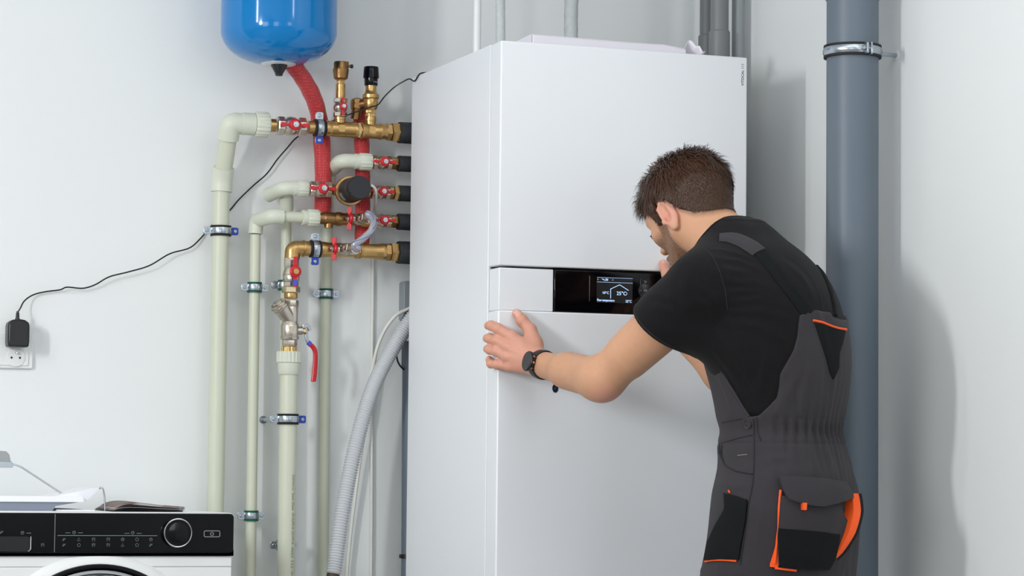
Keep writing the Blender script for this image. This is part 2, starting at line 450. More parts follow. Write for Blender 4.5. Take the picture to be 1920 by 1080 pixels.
# ================= line A: top manifold
A = Line(650, 243)
t = thing('brass_manifold', 'upper brass manifold pipe with two tees at the left of the cabinet', 'manifold', A.P(665))
g = G(); r = .0183
prof = []
x0 = A.x(578)
def xs(l, px): return l.x(px)-x0
lathe(g, (x0, A.Y, A.z), EX, [(0, .0155), (xs(A, 609), .0155), (xs(A, 610), .0185), (xs(A, 616), .0192), (xs(A, 619), .0178),
      (xs(A, 622), .0178), (xs(A, 624), .0186), (xs(A, 660), .0186), (xs(A, 662), .0198), (xs(A, 667), .0198), (xs(A, 668), .016), (xs(A, 676), .016), (xs(A, 677), .0198), (xs(A, 682), .0198),
      (xs(A, 684), .0184), (xs(A, 709), .0184), (xs(A, 711), .0196), (xs(A, 715), .0196), (xs(A, 717), .018), (xs(A, 724), .018)], 30)
for a in (637, 694):
    lathe(g, A.P(a)+Vector((0, 0, .004)), UPZ, [(0, .0125), (.018, .0125), (.0185, .0138), (.024, .0138)], 24)
    # moulded boss facing the room
    prism(g, rrect(.016, .016, .003, 3), A.P(a)+Vector((0, -.0165, 0)), EX, UPZ, EY, -.0028)
g.build('tee_pipe', M['brass'], t)
g = G(); hexnut(g, A.P(724), EX, A.L(724, 733), .0215, 6); g.build('hex_nut', M['brass'], t)
g = G(); hexnut(g, A.P(733.5), EX, A.L(733.5, 748), .0245, 6, phase=.1); g.build('hex_nut', M['brass'], t)
g = G(); ribbed(g, A.P(669.5), EX, A.L(669.5, 674.5), .0180, 8, .1); g.build('hemp_joint', mat('hemp_fibre', (206, 180, 130), .9, bump=.8, bscale=300), t)

def sleeve(l, a, r, label, r2=None):
    g = G(); P = l.P(a); lathe(g, P, EX, [(0, r*.8), (0.0005, r*.97), (.004, r), (.012, r*.985), (.02, r), (.05, r), (.09, r)], 30)
    o = g.build('insulation_sleeve', M['foam']); tag(o, label, 'insulation', 'black foam sleeves on the cabinet connections'); settle(o); return o
sleeve(A, 747, .0255, 'thick black foam sleeve on the topmost pipe connection')

# big PP pipe with its bends, joins line A
t = thing('plastic_pipe', 'beige plastic pipe, leftmost vertical, bending into the top manifold', 'pipe', at(403, 1075, Y=YP))
pb = at(402, 1090, Y=YP); pb.z = .02; c1 = at(416, 338, Y=YP); c2 = at(432, 239, Y=YL); c2.z = A.z; c3 = A.P(480)
pt = at(415, 358, Y=YP)
g = G(); tube(g, [Vector((at(403.6, 950, Y=YP).x-.0008, YP, .02)), at(403.8, 950, Y=YP), pt], .0198, 24); g.build('pipe', M['pp'], t)
g = G(); tube(g, arc_path([pt+Vector((0, 0, -.002)), c1, c1+(c2-c1)*.22], .02, 8), .0248, 24); g.build('elbow', M['pp2'], t)
g = G(); tube(g, [c1+(c2-c1)*.1, c1+(c2-c1)*.95], .0205, 24); g.build('pipe', M['pp'], t)
g = G(); tube(g, arc_path([c1+(c2-c1)*.72, c2, A.P(455)], .05, 12), .0248, 26); g.build('elbow', M['pp2'], t)
g = G(); lathe(g, A.P(452), EX, [(0, .0225), (.0015, .0262), (A.L(452, 476), .0262), (A.L(452, 478), .0225)], 28); g.build('collar', M['pp2'], t)
g = G(); ribbed(g, A.P(477), EX, A.L(477, 503), .030, 18, .05); g.build('union_nut', M['pp2'], t)
g = G(); lathe(g, A.P(500), EX, [(0, .0155), (A.L(500, 516), .0155)], 22); g.build('nipple', M['brass'], t)

# ball valves
v0 = valve_proto('ball_valve', 'large nickel valve with red butterfly handle on the upper manifold, by the clamp')
v0.location = A.P(545.5); v0.scale = (1.42, 1.30, 1.30); v0.rotation_euler = (math.radians(0), 0, 0)
vg = None
B = Line(715, 305); Cc = Line(700, 360); D = Line(640, 411); E_ = Line(690, 471)
S1 = .96
def vcopy(label, P, sc=S1, rot=(0, 0, 0)): return dup(v0, label, P, sc, rot)
vcopy('red-handled valve beside the second black sleeve from the top', B.P(716))
vcopy('red-handled valve left of the black circulation pump', Cc.P(600), 1.08)
vcopy('red-handled valve right of the black circulation pump', Cc.P(713))
vcopy('red-handled valve beside the fourth black sleeve from the top', D.P(715))

for ch in v0.children:
    if ch.name.split('.')[0] in ('butterfly_handle', 'handle_nut'): ch.scale = (.80, 1, .85)
# line B
sleeve(B, 746, .0190, 'black foam sleeve second from the top, beside the cabinet')
g = G(); hexnut(g, B.P(733), EX, B.L(733, 746), .0155, 6); o = g.build('adapter_nut', M['brass_dark']); settle(o); tag(o, 'small brass nut against the second black sleeve from the top', 'nut')
t = thing('plastic_pipe', 'beige plastic pipe right of the red hose, with a bend below the top manifold', 'pipe', at(605, 1075, Y=.72))
YQ = .722
p0 = at(606, 1078, Y=YQ); p1 = at(611, 560, Y=YQ); p2 = at(616, 345, Y=YQ)
k1 = at(618, 322, Y=YQ); k2 = at(640, 305, Y=YL); k2.z = B.z
g = G(); tube(g, [Vector((p0.x-.002, YQ, .02)), p0, p1, p2], .0122, 20); g.build('pipe', M['pp'], t)
g = G(); tube(g, arc_path([p2, k1, k1+(k2-k1)*.4], .02, 6), .016, 20); g.build('elbow', M['pp2'], t)
g = G(); tube(g, arc_path([k1+(k2-k1)*.3, k2, B.P(672)], .02, 8), .0172, 22); g.build('elbow', M['pp2'], t)
g = G(); lathe(g, B.P(664), EX, [(0, .0165), (.001, .0185), (B.L(664, 673), .0185), (B.L(664, 674), .016)], 24); g.build('collar', M['pp2'], t)
g = G(); ribbed(g, B.P(673), EX, B.L(673, 696), .0205, 14, .06); g.build('union_nut', M['pp2'], t)

# line C with the circulation pump
sleeve(Cc, 747, .0190, 'black foam sleeve level with the black circulation pump')
g = G(); hexnut(g, Cc.P(729), EX, Cc.L(729, 737), .0160, 6); hexnut(g, Cc.P(738), EX, Cc.L(738, 748), .0178, 6, phase=.1)
o = g.build('adapter_nut', M['brass']); settle(o); tag(o, 'brass nut against the black sleeve level with the pump', 'nut')
t = thing('plastic_pipe', 'thin beige plastic pipe behind the strainer, branching left of the pump', 'pipe', at(533, 1075, Y=.70))
q0 = at(531, 1078, Y=.70); q1 = at(537, 400, Y=.70); q2 = Vector(Cc.P(538)); q2.y = .665
g = G(); tube(g, [Vector((q0.x-.002, .70, .02)), q0, q1], .0122, 20); g.build('pipe', M['pp'], t)
g = G(); tube(g, [at(537, 393, Y=.69), at(537, 368, Y=.675)], [.0165, .0165], 20); tube(g, [at(537, 366, Y=.675), at(537, 352, Y=.66)], .0165, 20)
g.build('branch_collar', M['pp2'], t)
e0 = at(503, 366, Y=.70); e1 = Cc.P(536)
g = G(); tube(g, [at(500.5, 367.5, Y=.705), e0, e0+(e1-e0)*.3], [.0135, .0172, .0150], 20); g.build('end_cap', M['pp2'], t)
g = G(); tube(g, arc_path([e0, e1+Vector((-.004, 0, 0)), Cc.P(562)], .02, 8), .0168, 22); g.build('elbow', M['pp2'], t)
g = G(); ribbed(g, Cc.P(557), EX, Cc.L(557, 577), .0195, 14, .06); lathe(g, Cc.P(549), EX, [(0, .0165), (.001, .0182), (Cc.L(549, 557), .0182)], 22); g.build('union_nut', M['pp2'], t)
# pump
t = thing('circulation_pump', 'black round circulation pump with a brass flange beside the red hose', 'pump', at(654, 358, Y=YL))
pc = at(655, 358, Y=.62)
g = G(); lathe(g, Cc.P(624), EX, [(0, .011), (.004, .0125), (Cc.L(624, 690), .0125), (Cc.L(624, 694), .011)], 20)
lathe(g, pc+Vector((0, .025, 0)), (0, -1, 0), [(0, .016), (.008, .028), (.020, .030)], 30); g.build('pump_housing', M['brass'], t)
g = G(); lathe(g, pc+Vector((0, .005, 0)), (0, -1, 0), [(0, .030), (.001, .0348), (.010, .0348), (.0112, .0335), (.0115, .028)], 44); g.build('flange_ring', M['brass'], t)
g = G(); lathe(g, pc+Vector((0, -.005, 0)), (0, -1, 0), [(0, .0295), (.035, .0290), (.037, .0278), (.062, .0272)], 44); g.build('motor_body', mat('motor_black', (34, 33, 34), .4), t)
g = G(); ribbed(g, pc+Vector((0, -.062, 0)), (0, -1, 0), .022, .0282, 36, .05); g.build('end_cap', mat('cap_black', (26, 28, 34), .5), t)
g = G()
vs = []; fs = []
for i in range(9):
    a = math.radians(196+i*5)
    for yy in (-.012, -.030): vs.append(pc+Vector((math.cos(a)*.0296, yy, math.sin(a)*.0296+.0)))
for i in range(8): fs.append((2*i, 2*i+1, 2*i+3, 2*i+2))
g.add(vs, fs); g.build('rating_label', mat('label_grey', (120, 120, 120), .6, var=.5, vscale=400), t)
# white lead of the pump down the wall
t2 = thing('pump_cable', 'thin white cord looping from the pump and down the wall', 'cord', at(698, 700, Y=.72))
pts = [at(690, 347, Y=.585), at(700, 350, Y=.59), at(705, 362, Y=.60), at(703, 387, Y=.67), at(702, 400, Y=.70), at(700, 440, Y=.73), at(699, 560, Y=.734), at(697.5, 700, Y=.734), at(696, 1085, Y=.734), Vector((at(694, 1085, Y=.734).x, .734, .006))]
g = G(); tube(g, spline(pts, 10), .0034, 10); g.build('cord', M['cord'], t2)

# line D
sleeve(D, 745, .0195, 'black foam sleeve fourth from the top, beside the cabinet')
g = G(); hexnut(g, D.P(733), EX, D.L(733, 745), .0155, 6); o = g.build('adapter_nut', M['brass_dark']); settle(o); tag(o, 'small brass nut against the fourth black sleeve from the top', 'nut')
t = thing('plastic_pipe', 'thin beige plastic pipe second from the left, bending right below the pump', 'pipe', at(470, 1075, Y=YP))
a0 = at(469.5, 1078, Y=YP); a1 = at(479, 440, Y=YP); b1 = at(480.5, 414, Y=YP); b2 = at(512, 404, Y=YL); b2.z = D.z
g = G(); tube(g, [Vector((a0.x-.003, YP, .02)), a0, a1], .0126, 20); g.build('pipe', M['pp'], t)
g = G(); tube(g, arc_path([a1+Vector((0, 0, .002)), b1, b1+(b2-b1)*.35], .018, 8), .0172, 22); g.build('elbow', M['pp2'], t)
g = G(); tube(g, arc_path([b1+(b2-b1)*.3, b2, D.P(530)], .025, 8), .0172, 22); g.build('elbow', M['pp2'], t)
g = G(); lathe(g, D.P(529), EX, [(0, .0128), (D.L(529, 568), .0128)], 20); g.build('pipe', M['pp'], t)
g = G(); lathe(g, D.P(566), EX, [(0, .015), (.001, .0180), (D.L(566, 572), .0185), (D.L(566, 577), .017)], 22); ribbed(g, D.P(576), EX, D.L(576, 597), .0205, 14, .06); g.build('union_nut', M['pp2'], t)
t = thing('brass_fitting', 'short brass coupling between beige union and red handle under the pump', 'pipe fitting', D.P(620))
xd = D.x(596)
g = G(); lathe(g, D.P(596), EX, [(0, .013), (.003, .0135), (D.L(596, 607), .0145), (D.L(596, 608), .0155), (D.L(596, 626), .0155), (D.L(596, 627), .0145), (D.L(596, 631), .0165), (D.L(596, 637), .0170), (D.L(596, 642), .0150), (D.L(596, 700), .0125)], 24)
lathe(g, D.P(616)+Vector((0, 0, -.004)), -UPZ, [(0, .010), (.018, .010)], 18)
g.build('coupling', M['brass_dark'], t)
g = G(); hexnut(g, D.P(676), EX, D.L(676, 692), .0165, 6); g.build('hex_nut', M['brass'], t)

# line E
sleeve(E_, 745, .0270, 'thick black foam sleeve on the lowest pipe connection')
t = thing('brass_manifold', 'lower brass pipe with an elbow at its left end, above the strainer', 'manifold', E_.P(650))
ec = E_.P(548.5)
g = G(); tube(g, arc_path([ec+Vector((-.0005, 0, -.024)), ec, E_.P(574)], .022, 12), [.0182]*11+[.0178]*4, 26); g.build('elbow', M['brass'], t)
g = G(); lathe(g, E_.P(567), EX, [(0, .0195), (.001, .0200), (.004, .0200), (.005, .0178), (E_.L(567, 578), .0178), (E_.L(567, 584), .0155), (E_.L(567, 600), .0155), (E_.L(567, 601), .0178), (E_.L(567, 607), .0185), (E_.L(567, 612), .0170), (E_.L(567, 660), .0160),
   (E_.L(567, 664), .0165)], 28); g.build('pipe', M['brass'], t)
g = G(); hexnut(g, E_.P(664), EX, E_.L(664, 674), .0190, 6); g.build('hex_nut', M['brass'], t)
g = G(); lathe(g, E_.P(673), EX, [(0, .0170), (.002, .0192), (.005, .0192), (.006, .0180), (E_.L(673, 700), .0175), (E_.L(673, 712), .0188), (E_.L(673, 715), .0200), (E_.L(673, 719), .0200), (E_.L(673, 721), .0185), (E_.L(673, 724), .0185)], 28); g.build('pipe', M['brass'], t)
g = G(); hexnut(g, E_.P(722), EX, E_.L(722, 731), .0215, 6); g.build('hex_nut', M['brass'], t)
g = G(); hexnut(g, E_.P(731.5), EX, E_.L(731.5, 746), .0240, 6, phase=.1); g.build('hex_nut', M['brass'], t)

# the two small valves seen from the side, and the clear braided hose that joins them
def side_valve(label, P):
    t = thing('ball_valve', label, 'valve', P, local=True)
    g = G(); d = Vector((.42, -1, .0)).normalized()
    lathe(g, (0, .0, 0), d, [(0, .012), (.006, .0135), (.014, .0145), (.022, .0135), (.026, .012)], 22)
    hexnut(g, Vector((0, 0, 0))+d*.024, d, .010, .0145, 6)
    g.build('valve_body', M['nickel'], t)
    g = G()
    for k in range(3): lathe(g, Vector((0, 0, 0))+d*(.036+.006*k), d, [(0, .0105), (.0012, .0140), (.0038, .0140), (.0050, .0105)], 22)
    g.build('corrugated_end', M['nickel'], t)
    # handle on the left
    g = G(); c = Vector((-.010, -.014, 0))
    lathe(g, c, (-1, 0, 0), [(0, .0075), (.012, .0075)], 16); g.build('stem', M['nickel'], t)
    g = G(); c = Vector((-.022, -.014, 0))
    lathe(g, c, (-1, 0, 0), [(-.006, .012), (-.001, .0135), (.002, .0115)], 20)
    for s in (-1, 1):
        prism(g, [(a*s, b) for a, b in [(.008, -.003), (.013, -.0035), (.015, -.0062), (.027, -.0062), (.027, .0062), (.015, .0062), (.013, .0035), (.008, .003)]], c+Vector((-.0, -.0, 0)), UPZ, (Vector((.75, -.66, 0))), (-.66, -.75, 0), .0028)
    g.build('butterfly_handle', M['red'], t, bevel=.0006)
    g = G(); hexnut(g, c+Vector((-.002, 0, 0)), (-1, 0, 0), .005, .0068, 6, ch=.2); lathe(g, c+Vector((-.007, 0, 0)), (-1, 0, 0), [(0, .003), (.003, .0028)], 10)
    g.build('handle_nut', M['steel'], t)
    return t, Vector(P)+d*.055
sv1, h1 = side_valve('small valve with upright red handle under the pump, feeding the braided hose', D.P(666)+Vector((0, -.014, 0)))
sv2, h2 = side_valve('small valve with upright red handle on the lower brass pipe', E_.P(637)+Vector((0, -.014, 0)))
t = thing('braided_hose', 'clear braided hose looping between two small red-handled valves', 'hose', h2)
dd = Vector((.42, -1, .0)).normalized()
hp = spline([h1-dd*.006, h1+dd*.004, at(690, 401, Y=.545), at(699, 413, Y=.545), at(697, 430, Y=.55), at(682, 446, Y=.555), at(664, 460, Y=.565), h2+dd*.006, h2-dd*.004], 10)
mh = mat('clear_hose', (186, 190, 200), .10, var=.2, vscale=120, bump=.6, bscale=250, coat=.5)
mh.node_tree.nodes['Principled BSDF'].inputs['Transmission Weight'].default_value = .35
g = G(); tube(g, hp, .0082, 16); g.build('hose', mh, t)
for ph, mm, nm in ((0, M['bluep'], 'blue_tracer'), (2.1, M['red'], 'red_tracer'), (4.2, M['bluep'], 'blue_tracer')):
    T = []
    for i, p in enumerate(hp):
        d = (hp[min(i+1, len(hp)-1)]-hp[max(i-1, 0)]).normalized(); x, y, _ = frame(d); a = ph+i*.12
        T.append(p+(x*math.cos(a)+y*math.sin(a))*.0083)
    g = G(); tube(g, T, .0006, 5); g.build('tracer_thread', mm, t)
for nm, c, d in (('ferrule', h1, 1), ('ferrule', h2, 1)):
    g = G(); lathe(g, c-dd*.012, dd, [(0, .0098), (.010, .0098), (.014, .0085)], 18); g.build(nm, M['steel'], t)

# vent branch above the first tee
va = A.P(637.5)
t = thing('air_vent', 'brass automatic air vent on top of its small red-handled valve', 'air vent', va+UPZ*.024)
zz = lambda py: at(637, py, Y=YL).z-va.z
g = G(); lathe(g, va, UPZ, [(zz(187), .0110), (zz(181), .0112), (zz(158), .0112), (zz(157), .0095), (zz(154), .0095)], 22); g.build('riser', M['brass'], t)
g = G(); hexnut(g, va+UPZ*zz(158), UPZ, zz(148)-zz(158), .0108, 6); g.build('hex_nut', M['brass'], t)
g = G(); lathe(g, va, UPZ, [(zz(149), .0135), (zz(147), .0165), (zz(140), .0175), (zz(137), .0182), (zz(132), .0190), (zz(129.5), .0190), (zz(129), .0170), (zz(118), .0168), (zz(116), .0160)], 30); g.build('vent_body', M['brass_dark'], t)
g = G(); lathe(g, va+Vector((.0135, -.004, zz(117.5))), UPZ, [(-.012, .0045), (.002, .0045), (.0028, .0035)], 12); lathe(g, va+Vector((.013, -.004, zz(123.5))), EX, [(0, .003), (.010, .003)], 10)
g.build('vent_outlet', M['brass_dark'], t)
g = G(); lathe(g, va+Vector((.021, -.004, zz(123.5))), EX, [(0, .0035), (.004, .005), (.007, .0045)], 12); g.build('vent_cap', M['black'], t)
vcopy('small red-handled valve directly under the brass air vent', va+UPZ*zz(201.5), .92, (0, math.pi/2, 0))

# safety valve above the second tee
sa = A.P(694.5); zs = lambda py: at(695, py, Y=YL).z-sa.z
t = thing('safety_valve', 'brass safety valve with a black cap above the upper manifold', 'safety valve', sa+UPZ*.024)
g = G(); lathe(g, sa, UPZ, [(zs(224), .0135), (zs(220), .0135), (zs(219.5), .0115), (zs(214), .0115)], 22); g.build('nipple', M['brass'], t)
g = G(); ribbed(g, sa+UPZ*zs(218.5), UPZ, zs(214)-zs(218.5), .0128, 8, .12); g.build('hemp_joint', bpy.data.materials['hemp_fibre'], t)
g = G(); hexnut(g, sa+UPZ*zs(214), UPZ, zs(205)-zs(214), .0138, 6)
lathe(g, sa, UPZ, [(zs(206), .0130), (zs(201), .0165), (zs(188), .0178), (zs(186), .0170), (zs(184.5), .0195), (zs(180), .0202), (zs(178), .0200), (zs(176), .0165), (zs(172), .0135), (zs(170), .0130), (zs(158), .0130)], 32)
g.build('valve_body', M['brass'], t)
so = sa+UPZ*zs(194)
g = G(); tube(g, arc_path([so, so+Vector((-.026, .024, 0)), so+Vector((-.028, .03, -.035))], .02, 8), .0125, 20)
lathe(g, so+Vector((-.026, .024, .000)), UPZ, [(-.012, .0150), (0, .0160), (.010, .0150), (.014, .008)], 22); g.build('outlet_elbow', M['brass_dark'], t)
g = G(); lathe(g, sa, UPZ, [(zs(161), .0150), (zs(160), .0158), (zs(147), .0160)], 32); lathe(g, sa, UPZ, [(zs(147.2), .0172), (zs(146), .0190), (zs(133), .0180), (zs(127), .0176), (zs(125.5), .0165)], 32)
cap = g.build('cap', M['gloss_black'], t)
text('lettering', '3 bar', .005, sa+Vector((.001, -.0163, zs(156))), EX, UPZ, M['print_grey'], cap)

# strainer stack below line E
t = thing('drain_assembly', 'nickel valve with upright red handle and blue tip under the lower elbow', 'valve', at(545, 562, Y=YL))
def V(px, py): return at(px, py, Y=YL)
def seg_(g, pxa, pya, pyb, ra, rb=None, n=26, hexn=False, phase=0.3):
    a, b = V(pxa, pya), V(pxa-(pyb-pya)*.012, pyb); d = b-a; L = d.length
    if hexn: hexnut(g, a, d, L, ra, hexn, phase=phase)
    else: lathe(g, a, d, [(0, ra*.96), (.0015, ra), (L-.0015, rb or ra), (L, (rb or ra)*.96)], n)
g = G(); seg_(g, 546.5, 483, 504, .0175, hexn=8, phase=.4); seg_(g, 546, 503, 516, .0165, .0200); seg_(g, 546, 516, 528, .0200, .0190); seg_(g, 545.6, 528, 538, .0175, hexn=8, phase=.4)
g.build('valve_body', M['nickel'], t)
g = G(); seg_(g, 545.6, 537.5, 549.5, .0215, hexn=6, phase=.25); g.build('union_nut', mat('pale_nickel', (214, 196, 160), .3, metal=1), t)
g = G(); seg_(g, 545.4, 549, 560, .0158); g.build('nipple', M['brass'], t)
hb = V(551.5, 511); hb.y = YL-.019
g = G(); lathe(g, V(547, 511), (0, -1, 0), [(.015, .009), (.030, .009)], 16); g.build('stem', M['nickel'], t)
hc = V(546.5, 511)+Vector((.0, -.031, 0))
g = G(); lathe(g, hc, (0, -1, 0), [(0, .0115), (.001, .0140), (.004, .0140), (.006, .0110), (.0065, .0065)], 24)
prism(g, [(-.0042, .006), (-.0045, .034), (.0020, .036), (.0045, .034), (.0042, .006)], hc, EX, UPZ, EY, -.0025)
prism(g, [(-.0042, -.006), (-.004, -.020), (.004, -.020), (.0042, -.006)], hc, EX, UPZ, EY, -.0025)
prism(g, [(-.0035, -.030), (-.0035, -.035), (.0035, -.035), (.0035, -.030)], hc, EX, UPZ, EY, -.0025)
g.build('lever_handle', M['red'], t)
g = G(); prism(g, [(-.0045, -.019), (-.0045, -.031), (.0045, -.031), (.0045, -.019)], hc+Vector((0, .0006, 0)), EX, UPZ, EY, -.0038); g.build('blue_tip', mat('blue_grip', (70, 80, 200), .4), t)
g = G(); hexnut(g, hc+Vector((0, -.006, 0)), (0, -1, 0), .005, .0075, 6, ch=.2); g.build('handle_nut', M['brass'], t)

t = thing('strainer', 'nickel Y-shaped strainer with a capped side arm', 'strainer', at(544, 604, Y=YL))
g = G(); seg_(g, 546, 563, 576, .0175, hexn=8, phase=.4); seg_(g, 545.8, 575, 606, .0165, .0165)
a = V(545, 602); b = V(521.5, 573.5)+Vector((0, -.012, 0)); d = b-a
lathe(g, a, d, [(0, .014), (d.length*.35, .0175), (d.length*.8, .0185), (d.length*.82, .0205), (d.length*.88, .0205), (d.length*.9, .0190)], 28)
g.build('strainer_body', M['nickel'], t)
g = G(); n = d.normalized(); lathe(g, a+n*(d.length*.9), n, [(0, .0200), (.0020, .0215), (.0060, .0215), (.0062, .0185), (.0085, .0190), (.0120, .0180)], 30); hexnut(g, a+n*(d.length*.9+.012), n, .005, .0125, 6); g.build('strainer_cap', M['nickel'], t)
t = thing('lever_valve', 'nickel valve with long drooping red lever above the thick beige pipe', 'valve', at(542, 650, Y=YL))
g = G(); seg_(g, 543.6, 603, 610, .0185, .0205); seg_(g, 543.4, 609, 632, .0212, .0205); seg_(g, 543.2, 631, 637, .0222, .021); seg_(g, 543, 637, 650, .0178, hexn=8, phase=.4)
prism(g, rrect(.017, .017, .004, 3), V(544, 619)+Vector((0, -.0205, 0)), EX, UPZ, EY, -.002); g.build('valve_body', M['nickel'], t)
g = G(); lathe(g, V(558, 620), (1, -.25, 0), [(0, .0100), (.012, .0100), (.0122, .0075), (.018, .0075)], 18); g.build('stem', M['nickel'], t)
lv = V(569, 613)+Vector((0, -.004, 0))
g = G(); prism(g, [(-.006, .006), (.0065, .007), (.014, .001), (.016, -.008), (.010, -.009), (.006, -.002), (-.006, -.005)], lv, EX, UPZ, EY, -.010)
g.build('lever_bracket', M['steel'], t, bevel=.001)
g = G(); hexnut(g, V(568, 622)+Vector((0, -.006, 0)), (1, -.3, 0), .006, .006, 6); g.build('handle_nut', M['brass'], t)
g = G(); tube(g, spline([V(575, 619), V(574, 628), V(576, 638), V(582, 646)], 6), .0042, 10, flat=(EY, .5)); g.build('lever_arm', M['zinc'], t)
g = G(); tube(g, spline([V(577.5, 641.5), V(582, 646)], 4), .0060, 12, flat=(EY, .6)); g.build('blue_sleeve', bpy.data.materials['blue_grip'], t)
g = G(); pts = spline([V(580, 645), V(586, 650), V(591, 660), V(591, 680), V(589.5, 700), V(588, 712), V(588, 716)], 6); nn = len(pts)
tube(g, pts, lambda q: .0052+.0014*q if q < .93 else .0066*math.sqrt(max(.02, 1-((q-.93)/.07)**2)), 14, flat=(EY, .6)); g.build('lever_grip', M['redv'], t)

# thick plastic pipe
t = thing('plastic_pipe', 'thick beige plastic pipe with printed lettering, under the strainer', 'pipe', at(537, 1075, Y=YL))
w0 = V(536.2, 1078); w1 = V(541.5, 700)
g = G(); tube(g, [Vector((w0.x-.004, YL, .02)), w0, w1], .0206, 28); g.build('pipe', M['pp'], t)
g = G(); a, b = V(541.7, 680), V(541.2, 703); d = b-a; lathe(g, a, d, [(0, .0255), (d.length*.85, .0255), (d.length, .0225)], 28); g.build('collar', M['pp2'], t)
g = G(); a, b = V(542, 659), V(541.6, 681); d = b-a; ribbed(g, a, d, d.length, .0292, 20, .05); g.build('union_nut', M['pp2'], t)
g = G(); a, b = V(542.4, 650), V(542.3, 659.5); d = b-a; ribbed(g, a, d, d.length, .0178, 16, .08); g.build('hemp_joint', M['brass'], t)
nrm = Vector((.45, -.89, 0)).normalized(); xr = Vector((.89, .45, 0)).normalized()
ax = (w1-w0).normalized(); st = w0+ax*((V(0, 884).z-w0.z)/ax.z)
text('lettering', 'SIGMA-LI  Stabi Glass  PP-R/PP-R GF/PP-R  40x5,5  S 3,2  16-08-2021  REI  10-05-2021', .0098, st+nrm*.0210-xr*.0035, -ax, xr, mat('pipe_print', (150, 152, 132), .6), t, sx=.95)

# pipe clamps
cg = None
R_ = (0, 0, 0)
clamp('pipe_clamp', 'clamp with a blue lug on the leftmost plastic pipe', at(414, 433, Y=YP), .0202, 'blue', YW-YP)
clamp('pipe_clamp', 'green-lined clamp on the second plastic pipe, beside the red-handled drain valve', at(477.5, 539, Y=YP), .0128, 'green', YW-YP)
clamp('pipe_clamp', 'green-lined clamp on the pipe right of the red lever', at(611.5, 551, Y=YQ), .0124, 'green', 0)
clamp('pipe_clamp', 'green-lined clamp low on the second plastic pipe, beside the washing machine', at(471, 967, Y=YP), .0128, 'green', YW-YP)
clamp('pipe_clamp', 'blue-lugged clamp on the thick printed pipe, below the red lever', V(540, 786), .0210, 'blue', YW-YL, rodx=-.031)
clamp('pipe_clamp', 'clamp mostly hidden behind the strainer stack', at(534, 535, Y=.70), .0124, 'green', 0)
clamp('pipe_clamp', 'clamp mostly hidden behind the thick printed pipe near the floor', at(532, 1022, Y=.70), .0124, 'green', 0)
clamp('pipe_clamp', 'upright clamp round the upper brass manifold, blue lug below', A.P(598.5), .0160, 'blue', 0, rot=(0, math.pi/2, 0))
clamp('pipe_clamp', 'upright clamp round the lower brass pipe, blue lug below', E_.P(590.5), .0160, 'blue', YW-YL, rot=(0, math.pi/2, 0))

# ------------------------------------------------------------------ expansion tank
TY = .565
tc_ = at(523, 60, Y=TY); TR = 109/ppm(tc_)
t = thing('expansion_tank', 'glossy blue round expansion tank hanging above the valves', 'tank', (tc_.x, TY, at(523, 124, Y=TY).z))
zbm = at(523, 121, Y=TY).z
prof = []
H0 = at(523, 58, Y=TY).z-zbm
for k in range(0, 19):
    a = math.radians(90*k/18); prof.append((H0*(1-math.cos(a)**1.0), TR*(math.sin(a)**.80)))
prof[0] = (0, .03)
zt = .42
prof += [(H0+.02, TR), (H0+zt*.5, TR), (zt, TR)]
for k in range(1, 13):
    a = math.radians(90*k/12); prof.append((zt+.09*math.sin(a), max(.012, TR*math.cos(a)**.8)))
g = G(); lathe(g, (tc_.x, TY, zbm), UPZ, prof, 72); g.build('tank_shell', M['blue'], t, sharp=60)
g = G(); lathe(g, (tc_.x, TY, zbm+.0035), -UPZ, [(0, .032), (.001, .040), (.003, .0405), (.006, .034), (.0062, .016)], 40); g.build('bottom_flange', mat('flange_white', (226, 228, 230), .35, metal=.3, bump=.3, bscale=200), t)
g = G(); lathe(g, (tc_.x-.001, TY-.01, zbm-.001), -UPZ, [(0, .0195), (.004, .019), (.022, .009), (.026, .0085), (.027, .007)], 28); g.build('valve_cap', M['black'], t)
# wall bracket behind the tank
g = G(); box(g, (tc_.x-.03, TY+TR-.01, zbm+.20), (tc_.x+.03, YW, zbm+.24)); g.build('bracket', M['zinc'], t)
# red insulated hoses
mr = mat('red_woven_sleeve', (186, 32, 40), .6, bump=.0, sheen=.2)
def weave(m, c2, sc):
    nt = m.node_tree; b = nt.nodes['Principled BSDF']; tcn = nt.nodes.new('ShaderNodeTexCoord')
    vo = nt.nodes.new('ShaderNodeTexVoronoi'); vo.inputs['Scale'].default_value = 190; vo.inputs['Randomness'].default_value = .25
    mp = nt.nodes.new('ShaderNodeMapping'); mp.inputs['Scale'].default_value = sc
    nt.links.new(tcn.outputs['Object'], mp.inputs[0]); nt.links.new(mp.outputs[0], vo.inputs['Vector'])
    rp = nt.nodes.new('ShaderNodeValToRGB'); rp.color_ramp.elements[0].color = lin(c2); rp.color_ramp.elements[1].color = b.inputs['Base Color'].default_value
    rp.color_ramp.elements[0].position = .1; rp.color_ramp.elements[1].position = .45
    nt.links.new(vo.outputs['Distance'], rp.inputs[0]); nt.links.new(rp.outputs[0], b.inputs['Base Color'])
    bn = nt.nodes.new('ShaderNodeBump'); bn.inputs['Strength'].default_value = .6; bn.inputs['Distance'].default_value = .002; bn.invert = True
    nt.links.new(vo.outputs['Distance'], bn.inputs['Height']); nt.links.new(bn.outputs[0], b.inputs['Normal'])
weave(mr, (216, 86, 84), (1.0, 1.0, .8))
